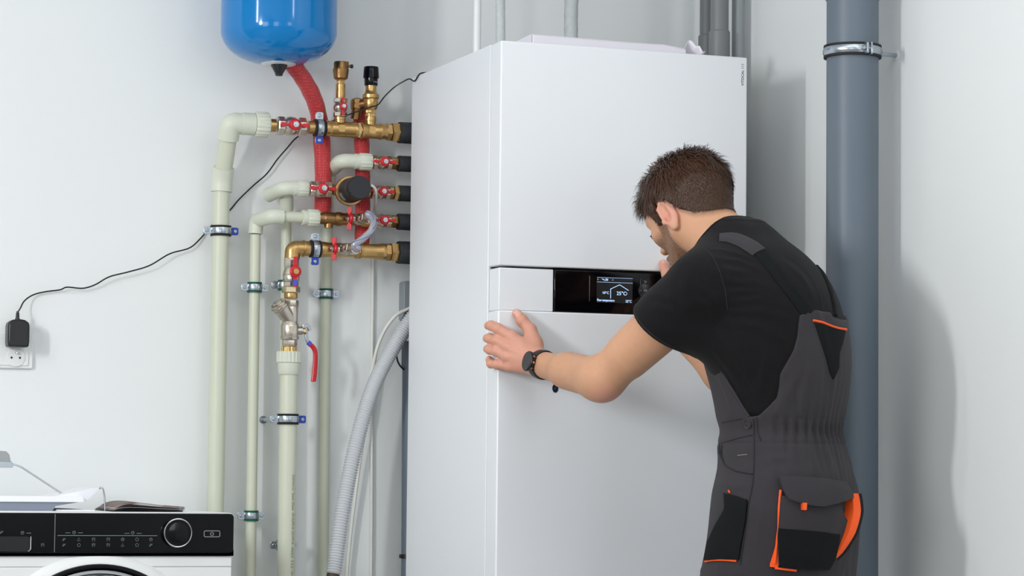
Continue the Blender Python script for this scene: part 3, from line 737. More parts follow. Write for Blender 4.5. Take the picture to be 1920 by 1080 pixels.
def red_hose(label, pts, r):
    t = thing('insulated_hose', label, 'hose', pts[-1])
    P = spline(pts, 14); g = G()
    seg = 22; tube(g, P, lambda q: r*(1+.02*math.sin(q*61)+.015*math.sin(q*23)), seg); g.build('woven_sleeve', mr, t)
    g = G(); tube(g, [P[-2], P[-1]+(P[-1]-P[-2]).normalized()*.006], r*.7, 16); g.build('inner_pipe', M['brass_dark'], t)
    return t
red_hose('red woven hose curving down from under the blue tank', [at(545, 116, Y=.59), at(556, 130, Y=.60), at(576, 160, Y=.63), at(592, 195, Y=.66), at(601, 240, Y=.683), at(605, 300, Y=.683), at(606, 350, Y=.683), at(605, 398, Y=.683)], .0200)
red_hose('straight red woven hose hanging below the black-capped safety valve', [at(674, 206, Y=.685), at(676.5, 230, Y=.685), at(679, 290, Y=.685), at(680, 350, Y=.685), at(680, 400, Y=.685), at(679, 456, Y=.685)], .0180)

# ------------------------------------------------------------------ hoses and cables near the cabinet
t = thing('corrugated_conduit', 'grey corrugated conduit curving down beside the cabinet', 'conduit', at(624, 1085, Y=.58))
pts = spline([at(790, 575, Y=.66), at(762, 612, Y=.66), at(728, 668, Y=.645), at(700, 725, Y=.63), at(676, 800, Y=.62), at(657, 880, Y=.61), at(642, 960, Y=.60), at(630, 1045, Y=.59), at(625, 1076, Y=.585)], 40)
Ls = [0]
for i in range(1, len(pts)): Ls.append(Ls[-1]+(pts[i]-pts[i-1]).length)
N = int(Ls[-1]/.0016); P2 = []; R2_ = []; j = 0
for i in range(N):
    s = i*Ls[-1]/(N-1)
    while j < len(Ls)-2 and Ls[j+1] < s: j += 1
    q = (s-Ls[j])/(Ls[j+1]-Ls[j]+1e-9); P2.append(pts[j].lerp(pts[j+1], q)); R2_.append(.0184 if (i % 4) in (0, 1) else .0152)
g = G(); tube(g, P2, R2_, 22); g.build('conduit', mat('conduit_grey', (196, 199, 203), .38), t, sharp=80)
e = pts[-1]; d = (pts[-1]-pts[-4]).normalized()
g = G(); tube(g, [e, e+d*.02], .0150, 18); g.build('inner_end', mat('brown_end', (70, 50, 38), .5), t)
e2 = e+d*.02
g = G(); tube(g, spline([e2, e2+Vector((-.002, .01, -.3)), Vector((e2.x, e2.y+.03, .15)), Vector((e2.x+.03, e2.y+.05, .012))], 8), .011, 14); g.build('cable', M['black'], t)
t = thing('white_cable', 'white round cable arching out from behind the cabinet', 'cable', at(694, 715, Y=.69))
g = G(); tube(g, spline([at(785, 572, Y=.69), at(764, 580, Y=.69), at(742, 592, Y=.69), at(722, 618, Y=.70), at(708, 650, Y=.70), at(699, 690, Y=.71), at(694, 718, Y=.712), at(688, 780, Y=.715), at(670, 900, Y=.72), at(650, 1085, Y=.725), Vector((at(640, 1085, Y=.73).x, .728, .3)), Vector((at(636, 1085, Y=.73).x, .728, .006))], 10), .0042, 12); g.build('cable', M['cord'], t)
t = thing('grey_pipe', 'thin grey pipe with a black collar behind the cabinet', 'pipe', at(765, 1075, Y=.70))
g = G(); b = at(764, 1085, Y=.70); tp = at(766, 688, Y=.70)
tube(g, [Vector((b.x, .70, .02)), b, tp], .0150, 20); g.build('pipe', M['grey_pipe'], t)
c = at(763.5, 1043, Y=.70); g = G(); lathe(g, c, UPZ, [(-.005, .0165), (-.004, .0195), (.004, .0195), (.005, .0165)], 22); g.build('collar', M['black'], t)
c = at(764.5, 668, Y=.70); g = G(); lathe(g, at(766, 690, Y=.70), UPZ, [(0, .018), (at(766, 640, Y=.70).z-at(766, 690, Y=.70).z, .018)], 8); g.build('socket', M['grey_pipe'], t)
t = thing('junction_box', 'grey plastic box on the wall behind the cabinet edge', 'junction box', at(775, 600, Y=.72))
a, b = at(757, 600, Y=.70), at(800, 528, Y=.70)
g = G(); prism(g, rrect(b.x-a.x, b.z-a.z, .006, 4), ((a.x+b.x)/2, .70, (a.z+b.z)/2), EX, UPZ, EY, .04); g.build('box', mat('box_grey', (140, 147, 153), .5), t, bevel=.002)
t = thing('black_lead', 'short black lead curling behind the corrugated conduit', 'cable', at(756, 692, Y=.69))
g = G(); tube(g, spline([at(790, 560, Y=.68), at(762, 588, Y=.68), at(750, 610, Y=.685), at(742, 640, Y=.69), at(744, 670, Y=.69), at(749, 684, Y=.69), at(758, 694, Y=.695)], 8), .0022, 8); g.build('cable', M['black'], t)

# power adapter, its cord and the wall socket
t = thing('power_socket', 'white double wall socket under the black power adapter', 'socket', at(22, 690, Y=YW))
P = at(22, 658, Y=YW); s = ppm(P)
g = G(); prism(g, rrect(78/s, 66/s, .004, 4), (P.x, YW, P.z), EX, UPZ, EY, -.010); g.build('plate', M['white_plastic'], t, bevel=.0025)
g = G(); prism(g, rrect(60/s, 55/s, .003, 4), (P.x, YW-.0098, P.z), EX, UPZ, EY, -.0035); g.build('insert', M['white_plastic'], t, bevel=.001)
c = at(29, 670, Y=YW-.012); c2 = at(33, 636, Y=YW-.012)
for cc in (c, c2):
    g = G(); lathe(g, (cc.x, YW-.0125, cc.z), (0, -1, 0), [(0, .0215), (.003, .0210), (.0034, .0195)], 36); ou = g.build('outlet', M['white_plastic'], t)
    for dx in (-.0095, .0095):
        g = G(); lathe(g, (cc.x+dx, YW-.0158, cc.z-.001), (0, -1, 0), [(0, .0025), (.0004, .0025)], 14); g.build('hole', M['dark'], ou)
    g = G(); lathe(g, (cc.x, YW-.0158, cc.z+.010), (0, -1, 0), [(0, .0024), (.010, .0023), (.012, .0015)], 14); g.build('earth_pin', M['steel'], ou)
t = thing('power_adapter', 'black plug-in power adapter on the wall socket, its cord running right', 'power adapter', at(35, 655, Y=YW-.04))
a, b = at(15, 650, Y=YW-.062), at(56, 602, Y=YW-.062); cx, cz = (a.x+b.x)/2, (a.z+b.z)/2; w = b.x-a.x; h = b.z-a.z
ol = [(-w/2+.001, -h/2), (w/2-.001, -h/2), (w/2+.0005, -h*.3), (w/2+.0005, h*.3), (w/2-.001, h*.44), (w*.28, h*.54), (0, h*.575), (-w*.28, h*.54), (-w/2+.001, h*.44), (-w/2-.0005, h*.3), (-w/2-.0005, -h*.3)]
g = G(); prism(g, ol, (cx, YW-.062, cz), EX, UPZ, EY, .040); g.build('plug_body', M['black'], t, bevel=.004)
g = G(); lathe(g, (cx, YW-.018, cz-.006), (0, -1, 0), [(0, .018), (.01, .019)], 26); g.build('plug_base', M['black'], t)
top = Vector((cx-.001, YW-.045, cz+h*.56))
g = G(); lathe(g, top, UPZ, [(0, .0055), (.004, .0050), (.0045, .0038), (.0065, .0038), (.007, .0048), (.009, .0046), (.0095, .0036), (.0115, .0036), (.012, .0044), (.014, .0042), (.0145, .0032), (.019, .0028)], 16); g.build('strain_relief', M['black'], t)
yw = YW-.0018
cp_ = [top+UPZ*.016, at(38, 578, Y=yw-.03), at(46, 564, Y=yw-.02), at(62, 553, Y=yw-.01), at(85, 547, Y=yw-.008), at(112, 543.5, Y=yw-.01), at(126, 538.5, Y=yw-.015), at(155, 540.5, Y=yw-.015), at(178, 534, Y=yw-.016), at(205, 519, Y=yw-.02), at(240, 510, Y=yw-.022), at(280, 498, Y=yw-.022),
       at(318, 476, Y=yw-.018), at(355, 465, Y=yw-.012), at(376, 447, Y=yw-.006), at(392, 428, Y=yw), at(415, 405, Y=yw-.0), at(432, 393, Y=yw), at(448, 374, Y=yw-.01), at(475, 348, Y=yw-.01), at(500, 326, Y=yw-.01), at(520, 299, Y=yw-.01), at(538, 278, Y=yw-.01), at(556, 258, Y=yw-.01), at(585, 241, Y=yw), at(620, 228, Y=.705),
       at(646, 218, Y=.655), at(664, 211, Y=.602), at(680, 206, Y=.598), at(695, 201, Y=.598), at(709, 196, Y=.600), at(722, 180, Y=.605), at(740, 163, Y=.60), at(758, 152, Y=.585), at(768, 148, Y=.575), at(777, 143, Y=.565), at(784, 138, Y=.545), at(792, 134, Y=.52), at(806, 128, Y=.48)]
cp_[-1].z = UH+.002; cp_[-1] = Vector((.03, .46, UH+.002)); cp_[-2] = Vector((.012, .52, UH+.0022)); cp_[-3] = Vector((-.0012, .545, UH+.001)); cp_[-4] = Vector((-.0035, .575, UH-.012))
g = G(); tube(g, spline(cp_, 8), .0017, 8); g.build('cord', M['black'], t)

# ------------------------------------------------------------------ things above and beside the cabinet
ZT = 2.896
def riser(name, label, pxm, wpx, Y, m, cat='pipe', rib=False):
    P = at(pxm, 60, Y=Y); r = wpx/2/ppm(P)
    g = G()
    if rib:
        n = 150; tube(g, [Vector((P.x+.0008*math.sin(i*.23), Y, UH+.001+(ZT-UH)*i/n)) for i in range(n+1)], [r*(1+.03*((i*7) % 5-2)/2) for i in range(n+1)], 20)
    else: tube(g, [Vector((P.x, Y, UH)), Vector((P.x, Y, ZT))], r, 22)
    o = g.build(name, m); settle(o); tag(o, label, cat); return o
riser('riser_pipe', 'plain white pipe rising from the cabinet top, leftmost of the three', 894.5, 15, .33, M['white_plastic'])
riser('insulated_riser', 'grey foam-covered pipe rising just right of the plain white pipe', 938, 18, .24, M['foil'], rib=True)
riser('insulated_riser', 'thicker grey foam-covered pipe rising behind the white parcel', 1071, 26, .45, M['foil'], rib=True)
# white parcel on top
t = thing('wrapped_parcel', 'flat white wrapped parcel lying on top of the cabinet', 'parcel', (.25, .2, UH))
Zp = UH
a = at(998, 64, Y=.13); b = at(1285, 84, Y=.13); hgt = a.z-UH
g = G()
N1 = 14
top_ = []; 
for i in range(N1+1):
    u = i/N1; x = a.x+(b.x-a.x)*u; zt_ = UH+hgt*(1-.10*math.sin(u*3)*u-.18*max(0, u-.86)/.14)
    top_.append((x, zt_))
vs = []; fs = []
for (x, z_) in top_:
    vs += [Vector((x, .13, UH)), Vector((x, .125, z_-.004)), Vector((x, .13, z_)), Vector((x, .44, z_-.003)), Vector((x, .45, UH))]
for i in range(N1):
    for k in range(4): fs.append((i*5+k, (i+1)*5+k, (i+1)*5+k+1, i*5+k+1))
fs += [(0, 1, 2, 3, 4), tuple(N1*5+k for k in (4, 3, 2, 1, 0))]
fs += [(i*5+4, (i+1)*5+4, (i+1)*5, i*5) for i in range(N1)]
g.add(vs, fs); g.build('wrapped_box', M['wpack'], t, bevel=.0015)
# side flap at the left, curled tab at the right
g = G()
x0 = a.x; prism(g, [(0, 0), (.31, 0), (.30, hgt*.80), (.0, hgt)], (x0-.0012, .13, UH), EY, UPZ, EX, -.0015); g.build('end_flap', M['wpack'], t)
g = G(); vs = []; fs = []
nu, nv = 9, 5
for i in range(nu):
    for j in range(nv):
        u, v = i/(nu-1), j/(nv-1)
        base = b.x-.006+.052*u
        vs.append(Vector((base, .13+.03*v+.01*math.sin(u*5), UH+.004+(hgt*1.25)*(math.sin(min(1, u*1.3)*3.0)**.8 if u < .75 else .72-.3*math.sin((u-.75)*9))*(.35+.65*(1-v)))))
for i in range(nu-1):
    for j in range(nv-1): fs.append((i*nv+j, (i+1)*nv+j, (i+1)*nv+j+1, i*nv+j+1))
g.add(vs, fs); o = g.build('paper_tab', M['wpack'], t); sd = o.modifiers.new('s', 'SOLIDIFY'); sd.thickness = .0006

# grey drain pipes in the gap behind the cabinet
def gap_pipe(label, px, wpx, X, m, sock=None):
    P = at(px, 60, X=X); r = wpx/2/ppm(P)
    t = thing('drain_pipe', label, 'pipe', (P.x, P.y, 0))
    g = G(); tube(g, [Vector((P.x, P.y, .02)), Vector((P.x, P.y, ZT))], r, 28); g.build('pipe', m, t)
    if sock:
        z = at(px, sock, X=X).z
        g = G(); lathe(g, (P.x, P.y, z-.2), UPZ, [(0, r+.001), (.001, r+.0035), (.197, r+.0035), (.2, r+.001)], 30); g.build('socket', m, t)
    return t
gap_pipe('dull grey pipe with a socket, in front of its neighbours behind the cabinet', 1349, 34, .690, M['grey_pipe2'], 58)
gap_pipe('dull grey pipe half hidden behind the socketed one', 1326, 28, .735, mat('grey_pvc_back', (112, 114, 116), .5), 66)
gap_pipe('narrow grey pipe nearest the right wall above the cabinet', 1384, 24, .745, mat('grey_pvc_side', (150, 156, 158), .4))

# big grey drain pipe at the right
PX = .674
pc_ = at(1598.5, 98, X=PX); PY_ = pc_.y
t = thing('drain_pipe', 'large smooth grey drain pipe standing right of the man', 'pipe', (PX, PY_, 0))
g = G(); tube(g, [Vector((PX-.0, PY_, .0)), Vector((PX, PY_, 2.0)), Vector((PX, PY_, ZT))], .0552, 56); g.build('pipe', M['grey_pipe'], t)
zs_ = at(1598, 3, X=PX).z
g = G(); lathe(g, (PX, PY_, zs_), UPZ, [(0, .0553), (.006, .0590), (.03, .0595), (.07, .0595)], 56); g.build('socket', M['grey_pipe'], t)
t = thing('large_pipe_clamp', 'wide metal clamp with black rubber round the large grey drain pipe', 'pipe clamp', (PX, PY_, pc_.z))
h = .0135; r = .0552
def ring(prof, n=64):
    g = G(); vs = []; fs = []; m = len(prof)
    for k in range(n):
        a = 2*math.pi*k/n; vs += [Vector((PX+math.cos(a)*q, PY_+math.sin(a)*q, pc_.z+z)) for q, z in prof]
    for k in range(n):
        for i in range(m): fs.append((k*m+i, k*m+(i+1) % m, ((k+1) % n)*m+(i+1) % m, ((k+1) % n)*m+i))
    return g.add(vs, fs)
ring([(r, -h), (r+.006, -h), (r+.0065, -h+.004), (r+.004, -h+.006), (r+.004, h-.006), (r+.0065, h-.004), (r+.006, h), (r, h)]).build('rubber_lining', M['rubber'], t)
ring([(r+.004, -h*.62), (r+.0058, -h*.62), (r+.0078, -h*.3), (r+.0082, 0), (r+.0078, h*.3), (r+.0058, h*.62), (r+.004, h*.62)]).build('metal_band', M['zinc'], t)
vdir = Vector((PX-CX, PY_-CY, 0)).normalized(); vr = Vector((vdir.y, -vdir.x, 0))
ang = math.asin(28/48*.92); nd = (vr*math.sin(ang)-vdir*math.cos(ang)).normalized(); tg = Vector((-nd.y, nd.x, 0))
pp_ = Vector((PX, PY_, pc_.z))+nd*(r+.004)
for k, (w0, w1, hh) in enumerate(((-.010, -.004, .0125), (.0005, .0022, .0145), (.0032, .0048, .0145))):
    g = G(); prism(g, [(0, -hh), (.013, -hh*.9), (.013, hh*.9), (0, hh)], pp_+tg*w0, nd, UPZ, tg, w1-w0); g.build('ear', M['zinc'], t, bevel=.0008)
g = G(); lathe(g, pp_+nd*.007-tg*.004, -tg, [(-.012, .003), (.008, .003), (.0082, .0055), (.012, .0055), (.0135, .003)], 12); g.build('screw', M['zinc'], t)
bw = at(1682, 98, X=XW)
g = G(); lathe(g, (PX+r+.006, PY_, pc_.z), EX, [(0, .0075), (.006, .0075), (.0062, .0042), (XW-PX-r-.006, .0042)], 14)
ribbed(g, (PX+r+.016, PY_, pc_.z), EX, XW-PX-r-.016, .0048, 5, .25); g.build('wall_bolt', M['zinc'], t)
g = G(); lathe(g, (XW, PY_, pc_.z), (-1, 0, 0), [(0, .011), (.001, .010), (.0012, .006)], 20); g.build('wall_plug', M['white_plastic'], t)

# ------------------------------------------------------------------ washing machine
WY = .15
wr = at(438, 964, Y=WY)
WX1 = wr.x; WX0 = WX1-.60; WZ = .85
def w(px, py, y=WY): return at(px, py, Y=y)
t = thing('washing_machine', 'white front-loading washing machine with a glossy black control fascia', 'washing machine', ((WX0+WX1)/2, WY+.28, 0))
zf0 = w(300, 1037).z; zf1 = w(300, 962.5).z
g = G(); box(g, (WX0+.002, WY+.002, .02), (WX1-.002, .70, WZ-.022)); g.build('cabinet', M['white_plastic'], t, bevel=.006)
g = G(); box(g, (WX0, WY+.004, WZ-.0215), (WX1, .705, WZ+.002)); g.build('top_panel', M['white_plastic'], t, bevel=.006)
# fascia: a slightly tilted slab with rounded right corners, overlapping the cabinet front
fw_ = WX1-WX0; fh = zf1-zf0
def fascia(x0, x1, rr, y0, y1, z0, z1, nm, m, par):
    g = G(); ww, hh = x1-x0, z1-z0
    prism(g, rrect(ww, hh, rr, 5, cx=ww/2, cy=hh/2), (x0, y0, z0), EX, UPZ, EY, y1-y0); return g.build(nm, m, par, bevel=.002)
mf = mat('fascia_black', (7, 8, 11), .10, spec=.22)
fa = fascia(WX0+.001, WX1-.0015, .009, WY-.010, WY+.03, zf0, zf1, 'fascia', mf, t)
fascia(WX0+.001, WX1-.0005, .009, WY-.006, WY+.02, zf0-.004, zf0+.006, 'silver_trim', M['steel'], t)
fy = WY-.0103
def fq(px, py): return at(px, py, Y=fy)
g = G(); a, b = fq(99, 964), fq(102, 1035); g2 = G()
box(g2, (b.x-.0009, fy, zf0+.002), (b.x+.0009, fy+.002, zf1-.002)); g2.build('divider', mat('divider_grey', (96, 106, 112), .4), fa)
# front apron with recess line
a = w(440, 1043); b = w(440, 1062)
g = G(); box(g, (WX0+.003, WY-.001, b.z), (WX1-.003, WY+.01, a.z)); g.build('apron', M['white_plastic'], t, bevel=.001)
g = G(); box(g, (WX0+.003, WY-.0002, .12), (WX1-.003, WY+.01, b.z-.0016)); g.build('front_panel', M['white_plastic'], t, bevel=.001)
# drawer recess
a, b = fq(-60, 1034), fq(56, 1006)
g = G(); prism(g, rrect(b.x-a.x, b.z-a.z, .006, 4, cx=(a.x+b.x)/2, cy=(a.z+b.z)/2), (0, fy+.0002, 0), EX, UPZ, EY, .002); g.build('drawer_grip', mat('recess_black', (3, 3, 4), .3), fa)
e = fq(58, 1006); e2 = fq(60, 1034)
g = G(); tube(g, arc_path([e, Vector((e.x, fy, e2.z+.004)), Vector((e2.x-.008, fy, e2.z))], .006, 5), .0012, 8); g.build('grip_edge', M['steel'], fa)
# dial
c = fq(331, 999); c.y = WY-.010
g = G(); lathe(g, c, (0, -1, 0), [(0, .0305), (.014, .0300), (.0155, .0285)], 48); dl = g.build('dial', mf, t)
g = G(); 
def torus(g, c, R, r, n=56, m=8):
    vs = []; fs = []
    for i in range(n):
        a = 2*math.pi*i/n
        for j in range(m):
            b = 2*math.pi*j/m; vs.append(Vector(c)+Vector((math.cos(a)*(R+r*math.cos(b)), r*math.sin(b), math.sin(a)*(R+r*math.cos(b)))))
    for i in range(n):
        for j in range(m): fs.append((i*m+j, ((i+1) % n)*m+j, ((i+1) % n)*m+(j+1) % m, i*m+(j+1) % m))
    return g.add(vs, fs)
torus(g, c+Vector((0, -.0150, 0)), .0290, .0016); g.build('dial_ring', M['steel'], dl)
g = G(); lathe(g, c+Vector((0, -.0150, 0)), (0, -1, 0), [(0, .0225), (.001, .0222), (.0012, .021), (.0008, .0)], 40, closed=False); g.build('dial_face', M['gloss_black'], dl)
# power key
c = fq(397.5, 1001); g = G()
o_ = rrect(.034, .0125, .003, 4); P = [Vector((c.x+x, fy, c.z+z)) for x, z in o_]; tube(g, P+[P[0], P[1]], .0007, 6, caps=False)
g.build('power_key_outline', M['print_grey'], fa)
g = G(); P = [Vector((c.x+.0036*math.sin(math.radians(a)), fy, c.z+.0036*math.cos(math.radians(a)))) for a in range(35, 330, 15)]; tube(g, P, .0005, 6); tube(g, [Vector((c.x, fy, c.z)), Vector((c.x, fy, c.z+.0045))], .0005, 6)
g.build('power_mark', M['print_grey'], fa)
# scale line and symbols
mk = mat('symbol_grey', (120, 128, 128), .6)
a, b = fq(108, 1004), fq(295, 1006); g = G(); box(g, (a.x, fy-.0001, a.z-.0005), (b.x, fy+.001, a.z+.0005)); g.build('scale_line', mat('scale_grey', (120, 150, 140), .5), fa)
def sym(kind, px, py):
    c = fq(px, py); g = G(); s = .0034
    def O(pts): tube(g, [Vector((c.x+x*s, fy, c.z+z*s)) for x, z in pts], .00042, 5)
    if kind == 0: O([(math.cos(a/2)*.9, math.sin(a/2)*.9) for a in range(0, 14)]); O([(-.4, 0), (.5, .4)])
    if kind == 1: O([(-.9, -.8), (.9, -.8), (0, 1), (-.9, -.8)])
    if kind == 2: O([(-.9, .9), (-.7, -.9), (.7, -.9), (.9, .9), (-.9, .9)]); O([(-.7, .2), (.7, .2)])
    if kind == 3: O([(-1, 0), (-.5, .9), (.5, .9), (1, 0), (.5, -.9), (-.5, -.9), (-1, 0)])
    if kind == 4: O([(-.9, -.5), (0, .9), (.3, .3), (-.6, -.9), (-.9, -.5)]); O([(.2, -.2), (1, .8)])
    g.build('symbol', mk, fa)
for i, px in enumerate((120, 148, 175.5, 203, 230, 257, 283)):
    sym((4, 1, 2, 2, 0, 3, 0)[i], px, 1011.5); sym((4, 3, 2, 2, 1, 3, 4)[i], px, 1022)
sym(0, 139, 998.5); sym(0, 249, 999); sym(0, 42, 999); sym(4, 3, 998); sym(2, 80, 1022)
for (p, y) in ((127, 999), (151, 999), (238, 1000), (261, 1000), (54, 999.5)):
    c = fq(p, y); g = G(); box(g, (c.x-.005, fy-.0001, c.z-.0005), (c.x+.005, fy+.001, c.z+.0005)); g.build('small_print', mk, fa)
# door
dc = w(181, 1258); R = .240
t2 = t
g = G(); lathe(g, (dc.x, WY+.001, dc.z), (0, -1, 0), [(0, R+.004), (.004, R), (.010, R-.008), (.014, R-.022), (.0142, R-.030)], 96); dr = g.build('door', M['white_plastic'], t, sharp=60)
g = G(); torus(g, (dc.x, WY-.013, dc.z), .215, .0062, 96, 10); g.build('door_bezel', M['gloss_black'], dr)
g = G(); torus(g, (dc.x, WY-.0135, dc.z), .2035, .0055, 96, 10); g.build('chrome_ring', M['steel'], dr)
g = G(); lathe(g, (dc.x, WY-.012, dc.z), (0, -1, 0), [(0, .198), (.012, .192), (.03, .165), (.04, .12), (.045, .05), (.045, .001)], 64); g.build('door_glass', M['gloss_black'], dr, sharp=60)
for sx in (WX0+.05, WX1-.05):
    for sy in (WY+.06, .64):
        g = G(); lathe(g, (sx, sy, 0), UPZ, [(0, .022), (.022, .02)], 16); g.build('foot', M['black'], t)

# lever-arch binder lying open on the machine
ZB = WZ+.002
t = thing('open_binder', 'open white lever-arch binder with bright steel fittings on the washing machine', 'binder', w(90, 950, .36))
def b_(px, py, y): return at(px, py, Y=y)
yb0, yb1 = .30, .58
# cover board and page stack: left part lying flat, right sheets lifting to the arch
zc = lambda py, y: at(60, py, Y=y).z
xL = WX0-.05; x1 = b_(105, 948, yb0).x
zg0, zg1 = b_(60, 948.5, yb0).z, b_(60, 941, yb0).z
g = G(); vs = [Vector((xL, yb0+.004, ZB)), Vector((x1-.006, yb0+.004, ZB)), Vector((x1, yb0+.004, zg0)), Vector((b_(150, 941, yb0).x, yb0+.004, zg1)), Vector((xL, yb0+.004, zg1))]
vs += [v+Vector((0, yb1-yb0, 0)) for v in vs]
PF = [(0, 1, 2, 3, 4), (9, 8, 7, 6, 5), (0, 5, 6, 1), (1, 6, 7, 2), (2, 7, 8, 3), (3, 8, 9, 4), (4, 9, 5, 0)]
g.add(vs, PF); g.build('cover_board', mat('board_shade_grey', (128, 136, 152), .5), t, bevel=.0005)  # grey colour paints in the shading under the page stack
zpt = b_(60, 930, yb0).z
g = G(); x2 = b_(158, 938, yb0).x
vs = [Vector((xL, yb0, zg1)), Vector((b_(148, 941, yb0).x, yb0, zg1)), Vector((x2, yb0, zg1+.002)), Vector((x2-.004, yb0, zpt)), Vector((xL, yb0, zpt)),]
vs += [v+Vector((0, yb1-yb0, 0)) for v in vs]
g.add(vs, PF); g.build('page_stack', M['paper'], t)
tp = b_(188, 914, .34)
pts = [b_(98, 931, .34), b_(118, 927.5, .34), b_(150, 921, .34), b_(176, 915, .34), tp, b_(182, 921, .34), b_(172, 930, .34), b_(163, 940, .34), b_(98, 941, .34)]
g = G(); prism(g, [(v.x, v.z) for v in pts], (0, .34, 0), EX, UPZ, EY, .18); g.build('lifted_sheets', M['paper'], t, sharp=20)
xr0 = b_(155, 957, .24).x
g = G(); box(g, (x1+.002, .24, ZB+.0003), (b_(178, 957, .24).x, .58, ZB+.0028)); g.build('cover_board', M['paper'], t)
for yy in (.30, .38):
    g = G(); q = [b_(186, 917, yy), b_(189, 914, yy), b_(193, 917, yy), b_(196, 932, yy), b_(197, 955, yy)]; q[-1].z = ZB+.001
    tube(g, spline(q, 6), .0018, 10); g.build('arch_ring', M['steel'], t)
yl = .42
g = G(); tube(g, spline([b_(20, 870, yl), b_(30, 872, yl), b_(38, 875, yl), b_(48, 881, yl), b_(118, 927, yl)], 6), .0022, 12); g.build('lever_rod', M['steel'], t)
p = [b_(-30, 876, yl), b_(22, 877, yl), b_(24, 871, yl), b_(20, 865, yl), b_(-30, 866, yl)]
g = G(); prism(g, [(v.x, v.z) for v in p], (0, yl-.010, 0), EX, UPZ, EY, .02); g.build('lever_bar', M['zinc'], t, bevel=.001)
p = [b_(-30, 866, yl), b_(21, 867, yl), b_(18, 852, yl), b_(12, 846, yl), b_(-2, 845, yl), b_(-30, 845, yl)]
g = G(); prism(g, [(v.x, v.z) for v in p], (0, yl+.002, 0), EX, UPZ, EY, .004); g.build('thumb_plate', mat('plate_grey', (168, 170, 172), .35, metal=.6), t, bevel=.001)
# strut that carries the raised lever
g = G(); tube(g, [b_(-28, 872, yl), Vector((b_(-28, 872, yl).x, yl, ZB+.004))], .003, 10); g.build('lever_post', M['steel'], t)

# spiral notebook beside it
t = thing('spiral_notebook', 'dog-eared spiral notebook with curled pages on the washing machine', 'notebook', w(262, 952, .3))
xa, xb = b_(196, 950, .30).x, b_(326, 955, .30).x
for k in range(6):
    g = G(); vs = []; fs = []; n = 18
    hk = .004+.0052*k
    for i in range(n+1):
        u = i/n; x = xa+(xb-xa)*u+.002*k
        hb_ = (u/.28)*math.exp(1-u/.28); z = ZB+.0010*(k+1)+.0030*k*hb_*(1-.25*u)*(1 if k < 5 else .9)
        vs += [Vector((x, .22+.004*k, z)), Vector((x+.012, .46, z+.002*math.sin(u*3)))]
    for i in range(n): fs.append((2*i, 2*i+2, 2*i+3, 2*i+1))
    g.add(vs, fs); o = g.build('page' if k else 'back_cover', [mat('cover_dark', (26, 26, 30), .5), mat('page_black', (24, 22, 24), .6), mat('page_grey', (150, 142, 146), .6), mat('page_dark', (60, 52, 54), .6), mat('page_tan', (170, 154, 146), .6), mat('page_brown', (120, 104, 98), .6)][k], t)
    sd = o.modifiers.new('s', 'SOLIDIFY'); sd.thickness = .0011; sd.offset = 1
g = G()
for k in range(16):
    y = .23+.014*k; c = Vector((xb+.002+.0007*k, y, ZB+.006))
    tube(g, [c+Vector((math.cos(a)*.0065, a*.0008, math.sin(a)*.0055)) for a in np.linspace(0, 6.28, 12)], .0006, 5)
g.build('spiral_wire', M['steel'], t)

# ================================================================== the man
f32 = np.float32
def A3(v): return np.array(v, dtype=np.float64)
def smin(a, b, k):
    h = np.clip(.5+.5*(b-a)/k, 0, 1); return b*(1-h)+a*h-k*h*(1-h)
def smax(a, b, k): return -smin(-a, -b, k)
def cap(p, a, b, ra, rb):
    a, b = A3(a), A3(b); ab = b-a; t = np.clip(((p-a)@ab)/(ab@ab), 0, 1)
    return np.linalg.norm(p-(a+t[:, None]*ab), axis=1)-(ra+(rb-ra)*t)
def ell(p, c, ax, r):
    """ellipsoid: ax 3x3 rows = axes"""
    q = (p-A3(c))@A3(ax).T; r = A3(r)
    k0 = np.linalg.norm(q/r, axis=1); k1 = np.linalg.norm(q/(r*r), axis=1)+1e-9
    return k0*(k0-1)/k1
def near(p, c, R, fn):
    """evaluate fn only inside the ball c, R"""
    d = np.linalg.norm(p-A3(c), axis=1)-R; m = d < 0
    out = d+.07
    if m.any(): out[m] = fn(p[m])
    return out
def noise3(p, seed=0, n=6):
    rs = np.random.RandomState(seed); s = 0
    for i in range(n):
        k = rs.normal(size=3); k /= np.linalg.norm(k); s = s+np.sin(p@k*(1+.35*i)+rs.rand()*6.28+1.3*np.sin(p@rs.normal(size=3)*.6))
    return s/n

